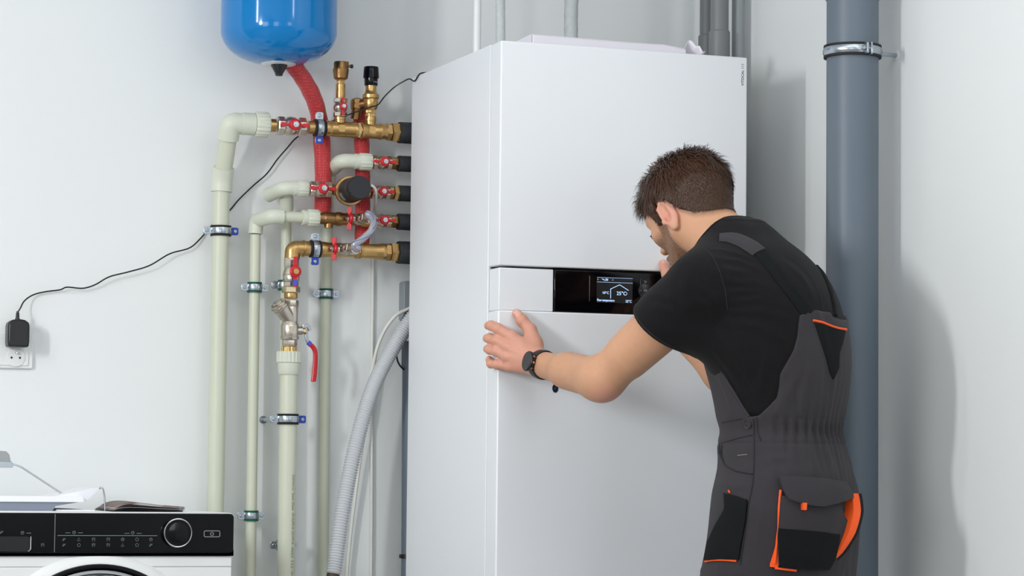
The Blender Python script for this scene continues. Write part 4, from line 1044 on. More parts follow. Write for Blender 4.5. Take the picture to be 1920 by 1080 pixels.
def mesh_sdf(fn, lo, hi, h, lv=4, slack=1.25):
    lo, hi = A3(lo), A3(hi); s = h*2**lv; n = np.ceil((hi-lo)/s).astype(int)
    c = np.stack(np.meshgrid(*[np.arange(k) for k in n], indexing='ij'), -1).reshape(-1, 3)
    for l in range(lv, 0, -1):
        s = h*2**l; d = fn(lo+(c+.5)*s); c = c[np.abs(d) < s*slack]
        o = np.stack(np.meshgrid([0, 1], [0, 1], [0, 1], indexing='ij'), -1).reshape(-1, 3)
        c = (c[:, None]*2+o[None]).reshape(-1, 3)
    N = (n*2**lv+2).astype(np.int64)
    key = lambda q: (q[..., 0].astype(np.int64)*N[1]+q[..., 1])*N[2]+q[..., 2]
    c = c[np.argsort(key(c))]; ck = key(c)
    o = np.array([(i, j, k) for i in (0, 1) for j in (0, 1) for k in (0, 1)])
    cor = (c[:, None]+o[None]); k = key(cor); uk, inv = np.unique(k.ravel(), return_inverse=True)
    uc = np.stack([uk//(N[1]*N[2]), (uk//N[2]) % N[1], uk % N[2]], -1)
    D = fn(lo+uc*h); d = D[inv].reshape(k.shape)
    ins = d < 0; act = ins.any(1) & ~ins.all(1)
    c, ck, d, ins, cor = c[act], ck[act], d[act], ins[act], cor[act]
    E = [(a, b) for a in range(8) for b in range(a+1, 8) if bin(a ^ b).count('1') == 1]
    acc = np.zeros((len(c), 3)); cnt = np.zeros(len(c))
    for a, b in E:
        m = ins[:, a] != ins[:, b]; t = np.where(m, d[:, a]/(d[:, a]-d[:, b]+1e-12), 0)
        acc += np.where(m[:, None], cor[:, a]+(cor[:, b]-cor[:, a])*t[:, None], 0); cnt += m
    V = lo+acc/cnt[:, None]*h
    F = []
    for ax in range(3):
        hi_ = (4, 2, 1)[ax]; m = ins[:, 0] != ins[:, hi_]
        a2, a3 = (ax+1) % 3, (ax+2) % 3
        e2 = np.zeros(3, int); e2[a2] = 1; e3 = np.zeros(3, int); e3[a3] = 1
        cc = c[m]; q = np.stack([cc, cc-e2, cc-e2-e3, cc-e3], 1); qk = key(q); ix = np.searchsorted(ck, qk); ix = np.clip(ix, 0, len(ck)-1)
        ok = (ck[ix] == qk).all(1) & (q.min(axis=(1, 2)) >= 0); fl = ins[m][:, 0]
        ff = ix.copy(); ff[~fl] = ff[~fl][:, ::-1]; F.append(ff[ok])
    return V, np.concatenate(F)
def np_mesh(name, V, F, mats, parent, col=None, matidx=None, relax=0):
    V = V.copy()
    if relax:
        e = np.concatenate([F[:, [0, 1]], F[:, [1, 2]], F[:, [2, 3]], F[:, [3, 0]]])
        for _ in range(relax):
            s = np.zeros_like(V); n = np.zeros(len(V))
            for a, b in ((0, 1), (1, 0)):
                np.add.at(s, e[:, a], V[e[:, b]]); np.add.at(n, e[:, a], 1)
            V = V*.5+.5*s/np.maximum(n, 1)[:, None]
    org = A3(parent.get('_o', (0, 0, 0)))
    me = bpy.data.meshes.new(name); me.vertices.add(len(V)); me.vertices.foreach_set('co', (V-org).astype(f32).ravel())
    me.loops.add(F.size); me.loops.foreach_set('vertex_index', F.astype(np.int32).ravel())
    me.polygons.add(len(F)); me.polygons.foreach_set('loop_start', np.arange(0, F.size, F.shape[1], dtype=np.int32))
    try: me.polygons.foreach_set('loop_total', np.full(len(F), F.shape[1], dtype=np.int32))
    except Exception: pass
    me.update(calc_edges=True); me.validate(); me.shade_smooth()
    for m in mats: me.materials.append(m)
    if matidx is not None: me.polygons.foreach_set('material_index', matidx.astype(np.int32))
    if col is not None:
        ca = me.color_attributes.new('mask', 'FLOAT_COLOR', 'POINT'); ca.data.foreach_set('color', col.astype(f32).ravel())
    o = bpy.data.objects.new(name, me); COL.objects.link(o); o.parent = parent; o['_o'] = tuple(org)
    return o
def grad(fn, p, e=.002):
    g = np.stack([fn(p+np.eye(3)[i]*e)-fn(p-np.eye(3)[i]*e) for i in range(3)], 1)
    return g/(np.linalg.norm(g, axis=1)[:, None]+1e-9)
def march(fn, pix, t0=4.3, t1=7.0, step=.8):
    """where lines of sight through pix meet the surface fn"""
    pix = A3(pix).reshape(-1, 2)
    D = A3(_f)*FPX+np.outer(pix[:, 0]-960, A3(R2))-np.outer(pix[:, 1]-540, A3(U2)); D /= np.linalg.norm(D, axis=1)[:, None]
    t = np.full(len(pix), t0); best = np.full(len(pix), 9.); bt = t.copy()
    for _ in range(90):
        d = fn(A3(C0)+D*t[:, None]); m = np.abs(d) < best; best[m] = np.abs(d)[m]; bt[m] = t[m]
        t = np.minimum(t+d*step, t1)
    return A3(C0)+D*np.where(best < .004, t if False else bt, bt)[:, None]

O = A3(at(1468, 900, Y=-.56)); FW = A3((-.718, .696, 0)); FW /= np.linalg.norm(FW); LF = A3((-FW[1], FW[0], 0)); UP = A3((0, 0, 1))
def Wd(f, l, z): return O+FW*f+LF*l+UP*z
rings = np.array([   # z, centre f, half depth, half width
    (-.20, .000, .120, .150), (-.106, -.010, .118, .158), (-.05, -.008, .120, .160), (0, -.006, .120, .158), (.074, .003, .116, .150), (.117, .006, .115, .146), (.170, .006, .124, .153),
    (.234, .012, .136, .166), (.298, .023, .141, .176), (.362, .033, .136, .180), (.415, .050, .120, .168), (.457, .068, .098, .135), (.490, .084, .072, .090), (.515, .098, .056, .062)])
zs = np.linspace(-.20, .515, 160)
def _cub(z, k):
    x, y = rings[:, 0], rings[:, k]; m = np.gradient(y, x); i = np.clip(np.searchsorted(x, z)-1, 0, len(x)-2)
    h = x[i+1]-x[i]; t = (z-x[i])/h
    return (2*t**3-3*t**2+1)*y[i]+(t**3-2*t**2+t)*h*m[i]+(-2*t**3+3*t**2)*y[i+1]+(t**3-t**2)*h*m[i+1]
RT = [_cub(zs, k) for k in (1, 2, 3)]
def loc(p): q = p-O; return q@FW, q@LF, q[:, 2]
def loft(p):
    f, l, z = loc(p); zc = np.clip(z, -.20, .515); fc, a, b = (np.interp(zc, zs, t) for t in RT)
    x, y = (f-fc)/a, l/b; q = np.sqrt(x*x+y*y)+1e-6; g = np.sqrt((x/a)**2+(y/b)**2)/q+1e-6
    return smax((q-1)/g*.95, np.maximum(z-.515, -.20-z), .02)
SL, SR = Wd(.118, .160, .374), Wd(.050, -.150, .392)
EL = A3(at(1129, 711, Y=-.375)); WL = A3(at(1014, 683, Y=-.092))
ER = A3(at(1362, 700, Y=-.24)); WR = A3(at(1246, 582, Y=-.075))

# ---- head frame
PIT = math.radians(30)
_ya = math.radians(-28); HW = FW*math.cos(_ya)+LF*math.sin(_ya); HL = LF*math.cos(_ya)-FW*math.sin(_ya)
HF = HW*math.cos(PIT)-UP*math.sin(PIT); HU = HW*math.sin(PIT)+UP*math.cos(PIT)
HC = A3(at(1295, 405, Y=-.37)); HX = np.stack([HF, HL, HU])
def Hd(f, l, u): return HC+HF*f+HL*l+HU*u
def tilt(a, ax=1):
    c, s = math.cos(a), math.sin(a)
    return np.array([[c, 0, s], [0, 1, 0], [-s, 0, c]])@HX
def head(p):
    d = ell(p, Hd(-.008, 0, .030), HX, (.095, .077, .084))
    d = smin(d, ell(p, Hd(.030, 0, .010), HX, (.052, .060, .068)), .03)
    d = smin(d, ell(p, Hd(.026, 0, -.042), HX, (.050, .050, .054)), .03)          # jaw
    d = smin(d, ell(p, Hd(.060, 0, -.086), HX, (.022, .025, .020)), .03)          # chin
    for s in (1, -1):
        d = smin(d, cap(p, Hd(-.002, .058*s, -.045), Hd(.058, .022*s, -.088), .013, .012), .025)   # jaw line
        d = smin(d, ell(p, Hd(.054, .040*s, -.014), HX, (.021, .019, .018)), .02)   # cheek bone
        d = smin(d, cap(p, Hd(.084, .012*s, .024), Hd(.070, .046*s, .026), .009, .008), .014)      # brow
        d = smax(d, -ell(p, Hd(.093, .031*s, .004), HX, (.015, .016, .011)), .012)  # eye socket
        d = smin(d, ell(p, Hd(.0765, .031*s, .004), HX, (.0125, .0130, .0120)), .004) # eye ball and lid
    d = smin(d, cap(p, Hd(.088, 0, .014), Hd(.102, 0, -.020), .007, .0090), .012)   # nose
    for s in (1, -1): d = smin(d, ell(p, Hd(.095, .010*s, -.024), HX, (.009, .0075, .007)), .006)
    d = smin(d, cap(p, Hd(.083, .018, -.053), Hd(.083, -.018, -.053), .006, .006), .008)
    d = smin(d, cap(p, Hd(.081, .015, -.063), Hd(.081, -.015, -.063), .0065, .0065), .006)
    d = smax(d, -cap(p, Hd(.091, .022, -.058), Hd(.091, -.022, -.058), .0022, .0022), .004)
    return d
def ear(p, s):
    T = tilt(-.22); c = Hd(-.016, .0790*s, -.015)
    o = A3((0, .35*s, 0))
    ax = T.copy(); ax[1] = T[1]*.93-T[0]*.36*s; ax[1] /= np.linalg.norm(ax[1]); ax[0] = np.cross(ax[1], ax[2]); ax[0] /= np.linalg.norm(ax[0])
    if ax[0]@HF < 0: ax[0] = -ax[0]
    P = lambda f, l, u: c+(ax[0]*f+ax[1]*l*s+ax[2]*u)*1.15
    d = ell(p, P(0, 0, .003), ax, (.0178, .0085, .0345))
    d = smax(d, -ell(p, P(.003, .009, .006), ax, (.0120, .0115, .0245)), .004)      # bowl
    d = smin(d, cap(p, P(-.007, .003, .016), P(-.006, .003, -.010), .0032, .0034), .005)   # inner fold
    d = smax(d, -ell(p, P(.0045, .004, -.004), ax, (.0070, .0095, .0100)), .003)
    d = smin(d, ell(p, P(.0145, .001, -.006), ax, (.0045, .0050, .0065)), .004)      # tragus
    d = smin(d, ell(p, P(.003, -.001, -.026), ax, (.0085, .0058, .0085)), .006)      # lobe
    pts = [P(.0135, -.002, .006), P(.0115, .0025, .022), P(.002, .0040, .0300), P(-.0105, .0045, .022), P(-.0145, .004, .008), P(-.0105, .002, -.010), P(-.004, 0, -.022)]
    for a, b in zip(pts, pts[1:]): d = smin(d, cap(p, a, b, .0030, .0031), .003)        # rim
    return d
# ---- hands: chains of joints; every finger its own chain
def J(px, py, Y): return A3(at(px, py, Y=Y))
LH = dict(
    index=[J(962, 633, -.037), A3((-.0060, -.0145, at(931, 617, Y=0).z)), A3((-.0135, .006, at(925, 612, Y=0).z+.002)), A3((-.0118, .030, at(918, 611, Y=.02).z+.001))],
    middle=[J(954, 651, -.036), A3((-.0060, -.0130, at(928, 639, Y=0).z)), A3((-.0145, .012, at(920, 634, Y=0).z)), A3((-.0118, .038, at(912, 633, Y=.03).z-.001))],
    ring=[J(952, 669, -.034), A3((-.0070, -.0135, at(928, 659, Y=0).z)), A3((-.0145, .012, at(920, 655, Y=0).z)), A3((-.0115, .036, at(912, 653, Y=.03).z-.001))],
    little=[J(957, 686, -.033), A3((-.0050, -.0135, at(930, 684, Y=0).z)), A3((-.0125, .008, at(923, 682, Y=0).z)), A3((-.0105, .026, at(918, 674, Y=.02).z))],
    thumb=[J(1000, 645, -.050), J(994, 619, -.030), J(979, 601, -.019), J(969, 588, -.0140)])
LR = dict(index=(.0126, .0112, .0102, .0092), middle=(.0128, .0114, .0104, .0093), ring=(.0124, .0110, .0100, .0089), little=(.0114, .0100, .0091, .0082), thumb=(.0165, .0135, .0124, .0104))
RH = dict(
    index=[J(1256, 535, -.036), J(1250, 515, -.030), J(1246, 504, -.020), J(1243, 494, -.010)],
    middle=[J(1270, 532, -.038), J(1268, 509, -.032), J(1267, 497, -.022), J(1266, 488, -.010)],
    ring=[J(1284, 534, -.038), J(1286, 512, -.032), J(1286, 501, -.022), J(1286, 492, -.010)],
    little=[J(1298, 541, -.038), J(1302, 523, -.030), J(1304, 514, -.020), J(1305, 507, -.010)],
    thumb=[J(1246, 577, -.062), J(1234, 570, -.042), J(1219, 571, -.026), J(1206, 571, -.012)])
def hand(p, H, W, back):
    d = None
    bk = A3(back)
    for k in ('index', 'middle', 'ring', 'little'):
        m = H[k][0]; w = W+(m-W)*.12
        c = cap(p, w+(m-H['middle'][0])*.15, m, .0170, .0128)
        d = c if d is None else smin(d, c, .012)
    th = H['thumb']; d = smin(d, cap(p, W+(th[0]-W)*.3, th[0], .0170, .0180), .014); d = smin(d, cap(p, th[0], th[1], .0180, .0130), .012)
    d = smin(d, cap(p, th[0], H['index'][0]*.7+W*.3, .012, .010), .016)        # web
    for k, r in LR.items():
        c = H[k]; q = None
        for i in range(3):
            s = cap(p, c[i], c[i+1], r[i], r[i+1]); q = s if q is None else smin(q, s, .003)
            if i < 2: q = smin(q, np.linalg.norm(p-(c[i+1]+bk*.0012), axis=1)-r[i+1]*1.04, .003)
        d = smin(d, q, .0055)
        if k != 'thumb':
            d = smin(d, np.linalg.norm(p-(c[0]+bk*.0030), axis=1)-.0108, .006)      # knuckle
    for k in ('index', 'middle', 'ring'):                                            # tendons
        d = smin(d, cap(p, W+bk*.008+(H[k][0]-W)*.25, H[k][0]+bk*.0065, .0055, .0052), .008)
    return d
dL = (WL-EL)/np.linalg.norm(WL-EL); backL = A3((-.75, -.62, .25)); backL -= 0; backL /= np.linalg.norm(backL)
backR = A3((0, -1, .1)); backR /= np.linalg.norm(backR)
def arm(p, S_, E1, W1, side):
    ab = (E1-S_); d = cap(p, S_, E1, .048, .0385)
    d = smin(d, cap(p, S_+ab*.25, S_+ab*.72, .0465, .0405), .03)
    fb = W1-E1
    d = smin(d, cap(p, E1, W1, .0350, .0280), .045)
    d = smin(d, cap(p, E1+fb*.10, E1+fb*.55, .0335, .0330), .03)
    return d
def skin(p):
    d = near(p, Hd(.0, 0, -.01), .19, lambda q: np.minimum(head(q), 9))
    d = smin(d, cap(p, Hd(-.030, 0, -.035), Wd(.112, 0, .475), .058, .052), .03)
    d = smin(d, cap(p, Hd(-.020, .02, -.05), Wd(.12, .040, .44), .034, .026), .03)   # neck muscle
    d = smin(d, cap(p, Hd(-.020, -.02, -.05), Wd(.12, -.040, .44), .034, .026), .03)
    for s in (1, -1): d = smin(d, near(p, Hd(-.010, .08*s, -.01), .06, lambda q: ear(q, s)), .004)
    d = smin(d, loft(p)+.024, .03)
    d = smin(d, near(p, (SL+EL)/2, .26, lambda q: arm(q, SL, EL, WL, 1)), .02) if False else smin(d, near(p, EL, .42, lambda q: arm(q, SL, EL, WL, 1)), .02)
    d = smin(d, near(p, ER, .42, lambda q: arm(q, SR, ER, WR, -1)), .02)
    d = smin(d, near(p, LH['middle'][0], .17, lambda q: hand(q, LH, WL, backL)), .012)
    d = smin(d, near(p, RH['middle'][0], .17, lambda q: hand(q, RH, WR, backR)), .012)
    return d

# ---- clothes
hemL = SL+(EL-SL)*.42; nL = (EL-SL)/np.linalg.norm(EL-SL)+A3((0, 0, -.25)); nL /= np.linalg.norm(nL)
hemR = SR+(ER-SR)*.56; nR = (ER-SR)/np.linalg.norm(ER-SR)
nkD = (Hd(-.02, 0, -.03)-Wd(.10, 0, .46)); nkD /= np.linalg.norm(nkD); nkP = Wd(.105, 0, .498)
def folds(p, s, seed, k=1.):
    """cloth relief: soft ridges"""
    q = p*s; w = noise3(q*.5, seed+5, 4)
    r = noise3(q*A3((1, 1, .8))+w[:, None]*1.4, seed, 5)
    return (1-np.abs(r)*2)*k
def shirt_core(p):
    d = loft(p)
    ul, ur = (EL-SL), (ER-SR)
    d = smin(d, cap(p, SL-ul*.02, SL+ul*.75, .0620, .0520), .055)
    d = smin(d, cap(p, SR-ur*.02, SR+ur*.75, .0640, .0600), .045)
    d = smin(d, cap(p, Wd(.10, .02, .470), SL+UP*.004, .046, .054), .04)          # trapezius to shoulder
    d = smin(d, cap(p, Wd(.08, -.02, .465), SR+UP*.004, .044, .052), .04)
    d = smin(d, cap(p, SL+ul*.30, Wd(.05, .11, .27), .048, .050), .05)              # armpit drape
    return d
def creases(fn, L):
    """marched polylines that act as ridges: (points, height, width)"""
    out = []
    for pts, A, w in L:
        P = march(fn, pts); out.append((P, A, w))
    return out
def crease_d(p, C):
    s = np.zeros(len(p))
    for P, A, w in C:
        m = np.linalg.norm(p-P.mean(0), axis=1) < np.linalg.norm(P-P.mean(0), axis=1).max()+w*4
        if not m.any(): continue
        q = p[m]; best = np.full(len(q), 9.); tt = np.zeros(len(q)); n = len(P)-1
        for i in range(n):
            a, b = P[i], P[i+1]; ab = b-a; t = np.clip(((q-a)@ab)/(ab@ab), 0, 1); dd = np.linalg.norm(q-(a+t[:, None]*ab), axis=1)
            u = dd < best; best[u] = dd[u]; tt[u] = ((i+t)/n)[u]
        s[m] += A*np.exp(-(best/w)**2)*np.sin(np.pi*np.clip(tt*.96+.02, 0, 1))**.6
    return s
CS = creases(shirt_core, [
    ([(1330, 470), (1375, 476), (1420, 492)], .0035, .005), ([(1338, 486), (1385, 492), (1425, 508)], .0032, .005), ([(1345, 504), (1400, 514)], .003, .006), ([(1352, 524), (1420, 534), (1470, 545)], .0028, .007),
    ([(1366, 548), (1410, 546), (1460, 552)], .0035, .006), ([(1368, 566), (1420, 562), (1480, 575)], .004, .006), ([(1368, 584), (1430, 584), (1490, 604)], .004, .007), ([(1362, 604), (1420, 612), (1470, 640)], .0035, .008),
    ([(1330, 640), (1370, 690), (1400, 740)], .003, .007), ([(1345, 620), (1390, 680), (1425, 740)], .003, .008), ([(1440, 660), (1430, 700), (1420, 750)], .003, .008),
    ([(1225, 575), (1262, 582), (1305, 606)], .0035, .007), ([(1218, 555), (1260, 558), (1310, 580)], .0025, .008), ([(1300, 500), (1285, 540), (1290, 590)], .002, .010), ([(1345, 600), (1325, 575), (1300, 560)], .0035, .006),
    ([(1350, 590), (1335, 560), (1315, 535)], .003, .006), ([(1466, 490), (1500, 520), (1522, 560)], .0025, .010)])
def shirt(p):
    d = shirt_core(p)
    a = (p-SL)@(EL-SL)/np.linalg.norm(EL-SL)
    f, l, z = loc(p)
    d = d-1.5*crease_d(p, CS)-.0016*folds(p, 26, 11)
    d = d+.009*np.clip((.132-z)/.02, 0, 1)
    out = smax(d-.002, (p-nkP)@nkD, .006)
    # sleeves end at their hems
    hl = (p-hemL)@nL; hr = (p-hemR)@nR
    inL = np.linalg.norm(p-EL, axis=1) < .24; inR = np.linalg.norm(p-ER, axis=1) < .20
    out = np.where(hl > -.05, np.where((np.linalg.norm(p-(hemL+nL*.05), axis=1) < .115) & (loft(p) > .012), smax(out, hl, .004), out), out)
    out = np.where(hr > -.05, np.where((np.linalg.norm(p-(hemR+nR*.05), axis=1) < .12) & (loft(p) > .012), smax(out, hr, .004), out), out)
    return out
# legs
HPL, HPR = Wd(-.008, .078, -.06), Wd(-.010, -.082, -.06)
KL, KR = Wd(.075, .095, -.46), Wd(.000, -.100, -.47)
AL, AR = Wd(.020, .105, -.845), Wd(-.070, -.110, -.845)
def trunk(p):
    d = loft(p)
    d = smin(d, cap(p, HPL, KL, .104, .078), .05); d = smin(d, cap(p, HPR, KR, .106, .078), .05)
    d = smin(d, cap(p, KL, AL, .076, .060), .03); d = smin(d, cap(p, KR, AR, .076, .060), .03)
    d = smin(d, cap(p, HPL+FW*.01, KL+FW*.02, .088, .072), .04)
    return d-.007
# outline of the overalls read off the photograph: (px, py) on the torso -> height as a function of the angle round the body
op = [(1318, 640), (1330, 660), (1350, 692), (1372, 728), (1392, 762), (1405, 782), (1422, 779), (1440, 763), (1456, 746), (1461, 725), (1462, 702), (1474, 682), (1488, 658), (1496, 630), (1500, 592), (1512, 583), (1532, 581), (1560, 586), (1580, 597)]
opP = march(lambda p: trunk(p), op)
f_, l_, z_ = loc(opP); fc_ = np.interp(z_, zs, RT[0]); ph = np.degrees(np.arctan2(l_, f_-fc_))
ph = np.maximum.accumulate(ph+np.arange(len(ph))*1e-3)
PH = np.concatenate([[0, max(2, ph[0]-12)], ph, [max(ph[-1]+3, 181), 200]]); ZP = np.concatenate([[z_[0]+.05, z_[0]+.045], z_, [z_[-1]-.002, z_[-1]-.002]])
WZ0, WZ1 = (900-833)/940, (900-787)/940
def phi(p):
    f, l, z = loc(p); fc = np.interp(z, zs, RT[0]); return np.degrees(np.arctan2(np.abs(l), f-fc)), f-fc, l, z
CO = creases(trunk, [
    ([(1425, 868), (1450, 860), (1490, 862)], .004, .008), ([(1428, 885), (1440, 900), (1436, 925)], .003, .008), ([(1440, 850), (1450, 880), (1448, 920)], .003, .007), ([(1480, 835), (1486, 860), (1482, 890)], .0035, .006),
    ([(1515, 835), (1522, 865), (1524, 895)], .0035, .006), ([(1548, 838), (1556, 866), (1560, 900)], .0035, .006), ([(1350, 900), (1380, 912), (1405, 912)], .003, .008), ([(1358, 845), (1380, 852), (1405, 848)], .002, .007),
    ([(1470, 785), (1476, 740), (1500, 690)], .004, .008), ([(1498, 785), (1505, 740), (1520, 680)], .004, .008), ([(1525, 785), (1532, 740), (1536, 680)], .0035, .007), ([(1552, 785), (1560, 730), (1562, 690)], .0035, .007), ([(1450, 783), (1462, 760), (1474, 730)], .004, .006),
    ([(1410, 940), (1420, 980), (1418, 1030)], .003, .009), ([(1345, 700), (1365, 740), (1380, 780)], .0025, .007), ([(1590, 850), (1598, 900), (1596, 950)], .003, .008), ([(1395, 1062), (1350, 1064), (1312, 1070)], .005, .006), ([(1395, 1075), (1350, 1078), (1312, 1084)], .005, .006)])
def overalls(p):
    a, f, l, z = phi(p); d = trunk(p)
    zt = np.interp(a, PH, ZP)
    # elastic gathers of the waistband at the back, soft folds below and above
    bk = np.clip((a-92)/20, 0, 1)
    gz = np.exp(-((z-(WZ0+WZ1)/2)/.020)**2)
    sp = np.exp(-np.clip(np.abs(z-.09)-.022, 0, 9)/.055)
    s = a*(np.pi/180)
    gat = np.sin(s*44+noise3(p*20, 2)*1.3)
    d = d-bk*(gz*.0026+sp*.0016)*gat
    d = d+.004*gz                                            # drawn in at the waist
    fl = folds(p*A3((1, 1, .45)), 30, 21)
    d = d-.0022*fl*(1-gz)-1.25*crease_d(p, CO)
    d = d+.0022*np.exp(-((z-WZ0)/.0022)**2)+.0014*np.exp(-((z-WZ1)/.002)**2)*bk          # seam grooves
    top = (z-zt)*.45
    sl = (p-at_np(1412, 900))@A3(R2)
    return smax(smax(d, top, .003), -(p[:, 2]-.085), .004)
_at900 = A3(at(1412, 900, Y=-.66))
def at_np(px, py): return _at900

PER = thing('person', 'man in black T-shirt and grey bib overalls leaning towards the display, hand on cabinet corner', 'person', (O[0], O[1], 0))
# skin material: base tone with redder hands and ears, stubble on the jaw
def mask_mat(name, base, layers, rough=.5, bump=0, bscale=300, sss=0., spec=.4, var=.0):
    m = mat(name, base, rough, bump=bump, bscale=bscale, sss=sss, spec=spec, var=var, vscale=60)
    nt = m.node_tree; b = nt.nodes['Principled BSDF']
    at_ = nt.nodes.new('ShaderNodeAttribute'); at_.attribute_name = 'mask'; sep = nt.nodes.new('ShaderNodeSeparateColor'); nt.links.new(at_.outputs['Color'], sep.inputs[0])
    src = b.inputs['Base Color'].links[0].from_socket if b.inputs['Base Color'].links else None
    for i, c in enumerate(layers):
        mx = nt.nodes.new('ShaderNodeMix'); mx.data_type = 'RGBA'; mx.inputs[7].default_value = lin(c)
        if src is not None: nt.links.new(src, mx.inputs[6])
        else: mx.inputs[6].default_value = lin(base)
        fac = sep.outputs[i]
        if i == 1:   # stubble: speckled
            n = nt.nodes.new('ShaderNodeTexNoise'); n.inputs['Scale'].default_value = 900; n.inputs['Detail'].default_value = 2
            mr_ = nt.nodes.new('ShaderNodeMapRange'); mr_.inputs[1].default_value = .35; mr_.inputs[2].default_value = .65; mr_.inputs[3].default_value = .35; mr_.inputs[4].default_value = 1.25
            mu = nt.nodes.new('ShaderNodeMath'); mu.operation = 'MULTIPLY'; mu.use_clamp = True
            tcn = nt.nodes.new('ShaderNodeTexCoord'); nt.links.new(tcn.outputs['Object'], n.inputs['Vector'])
            nt.links.new(n.outputs[0], mr_.inputs[0]); nt.links.new(mr_.outputs[0], mu.inputs[0]); nt.links.new(fac, mu.inputs[1]); fac = mu.outputs[0]
        nt.links.new(fac, mx.inputs[0]); src = mx.outputs[2]
    nt.links.new(src, b.inputs['Base Color'])
    return m
M['skin'] = mask_mat('skin', (208, 157, 124), [(220, 156, 140), (94, 70, 54), (232, 184, 170)], .5, bump=.25, bscale=260, sss=.12, var=.06)
sLo = np.minimum.reduce([LH['middle'][3], WL, EL, SL, SR, ER, Hd(.1, .1, -.12), Wd(.2, .2, .0), Wd(-.2, -.2, .1), Wd(.2, -.2, 0)])-.03
sHi = np.maximum.reduce([Hd(-.1, -.1, .15), Hd(.1, .1, .15), SR, SL, WR, LH['middle'][3], Wd(-.2, -.2, .5), Wd(.2, -.2, .5), ER])+.08
V, F = mesh_sdf(skin, sLo, sHi, .0018)
q = (V-HC)@HX.T
def sst(x, a, b): t = np.clip((x-a)/(b-a), 0, 1); return t*t*(3-2*t)
red = sst(-np.linalg.norm(V-LH['middle'][0], axis=1), -.13, -.06)*.62+sst(-np.linalg.norm(V-RH['middle'][0], axis=1), -.12, -.06)*.6
for s in (1, -1): red = np.maximum(red, sst(-np.linalg.norm(V-Hd(-.012, .085*s, -.008), axis=1), -.044, -.024)*.7)
red = np.maximum(red, sst(-np.linalg.norm(V-(EL+A3((0, -.02, -.03))), axis=1), -.045, -.012)*.7)
tip = np.zeros(len(V))
for H in (LH, RH):
    for k in LR: red = np.maximum(red, sst(-np.linalg.norm(V-H[k][3], axis=1), -.022, -.010)*.9)
    for k in LR: red = np.maximum(red, sst(-np.linalg.norm(V-H[k][1], axis=1), -.016, -.009)*.8)
jf, jl, ju = q[:, 0], q[:, 1], q[:, 2]
inhead = np.linalg.norm(q, axis=1) < .16
beard = sst(jf, -.004, .020)*sst(-ju, .010, .040)*(1-sst(-ju, .125, .14))*inhead
beard *= 1-sst(jf, .075, .09)*sst(ju, -.040, -.030)
hlV = q[:, 2]-np.interp(q[:, 0], [-.14, -.10, -.088, -.078, -.058, -.040, -.024, -.002], [-.052, -.051, -.050, -.046, -.036, -.016, .012, .036])
beard = np.clip(beard+sst(jf, .006, .016)*sst(-jf, -.040, -.030)*sst(-ju, -.004, .01)*inhead*.9, 0, 1)*(np.abs(jl) > 0)
nape = (1-sst(-hlV, -.002, .016))*sst(-jf, .012, .024)*inhead*.75
pale = np.zeros(len(V))
for H in (LH, RH):
    for k in LR:
        t_ = H[k][3]; d_ = H[k][3]-H[k][2]; d_ = d_/np.linalg.norm(d_); bk_ = backL if H is LH else backR
        if k == 'thumb' and H is LH: bk_ = A3((-.25, -.93, .25))
        bk_ = bk_-d_*(bk_@d_); bk_ /= np.linalg.norm(bk_); side_ = np.cross(d_, bk_); w_ = V-(t_+bk_*LR[k][3]*.85)
        pale = np.maximum(pale, ((np.abs(w_@side_) < LR[k][3]*.62) & (np.abs(w_@d_+.000) < .0068) & (np.abs(w_@bk_) < .005))*.8)
body = np_mesh('body', V, F, [M['skin']], PER, np.stack([np.clip(red, 0, 1), np.clip(np.maximum(beard*.95, nape), 0, 1), pale, np.ones(len(V))], 1), relax=1)

# shirt
M['shirt'] = mat('black_cotton', (13, 11, 14), .85, bump=.25, bscale=900, sheen=.04, spec=.2)
lo_ = np.minimum.reduce([Wd(.2, .2, 0), Wd(-.2, -.2, 0), hemL+nL*.04, hemR+nR*.03, Wd(.2, -.2, 0), Wd(-.2, .2, 0)])-.05; hi_ = np.maximum.reduce([Wd(.2, .2, .56), Wd(-.2, -.2, .56), SR, SL, Wd(.2, -.2, .5), Wd(-.2, .2, .5)])+.06
lo_[2] = O[2]+.02
V, F = mesh_sdf(lambda p: smax(shirt(p), -(p[:, 2]-O[2]-.05), .003), lo_, hi_, .0030, 4, 2.2)
sh = np_mesh('t_shirt', V, F, [M['shirt']], PER, relax=1)
# overalls
M['canvas'] = mat('charcoal_canvas', (55, 52, 56), .9, bump=.3, bscale=1200, var=.06, vscale=25, sheen=.06, spec=.2)
M['cordura'] = mat('black_cordura', (16, 19, 21), .85, bump=.3, bscale=1400, spec=.2)
M['orange'] = mat('orange_piping', (255, 92, 20), .6)
M['stitch'] = mat('dark_stitching', (34, 33, 36), .9)
lo_ = np.minimum.reduce([Wd(.25, .25, -1), Wd(-.25, -.25, -1), Wd(.25, -.25, -1), Wd(-.25, .25, -1)]); hi_ = np.maximum.reduce([Wd(.25, .25, .4), Wd(-.25, -.25, .4), Wd(.25, -.25, .4), Wd(-.25, .25, .4)])
lo_[2] = .05
V, F = mesh_sdf(overalls, lo_, hi_, .0032, 4, 1.7)
ov = np_mesh('overalls', V, F, [M['canvas']], PER, relax=1)

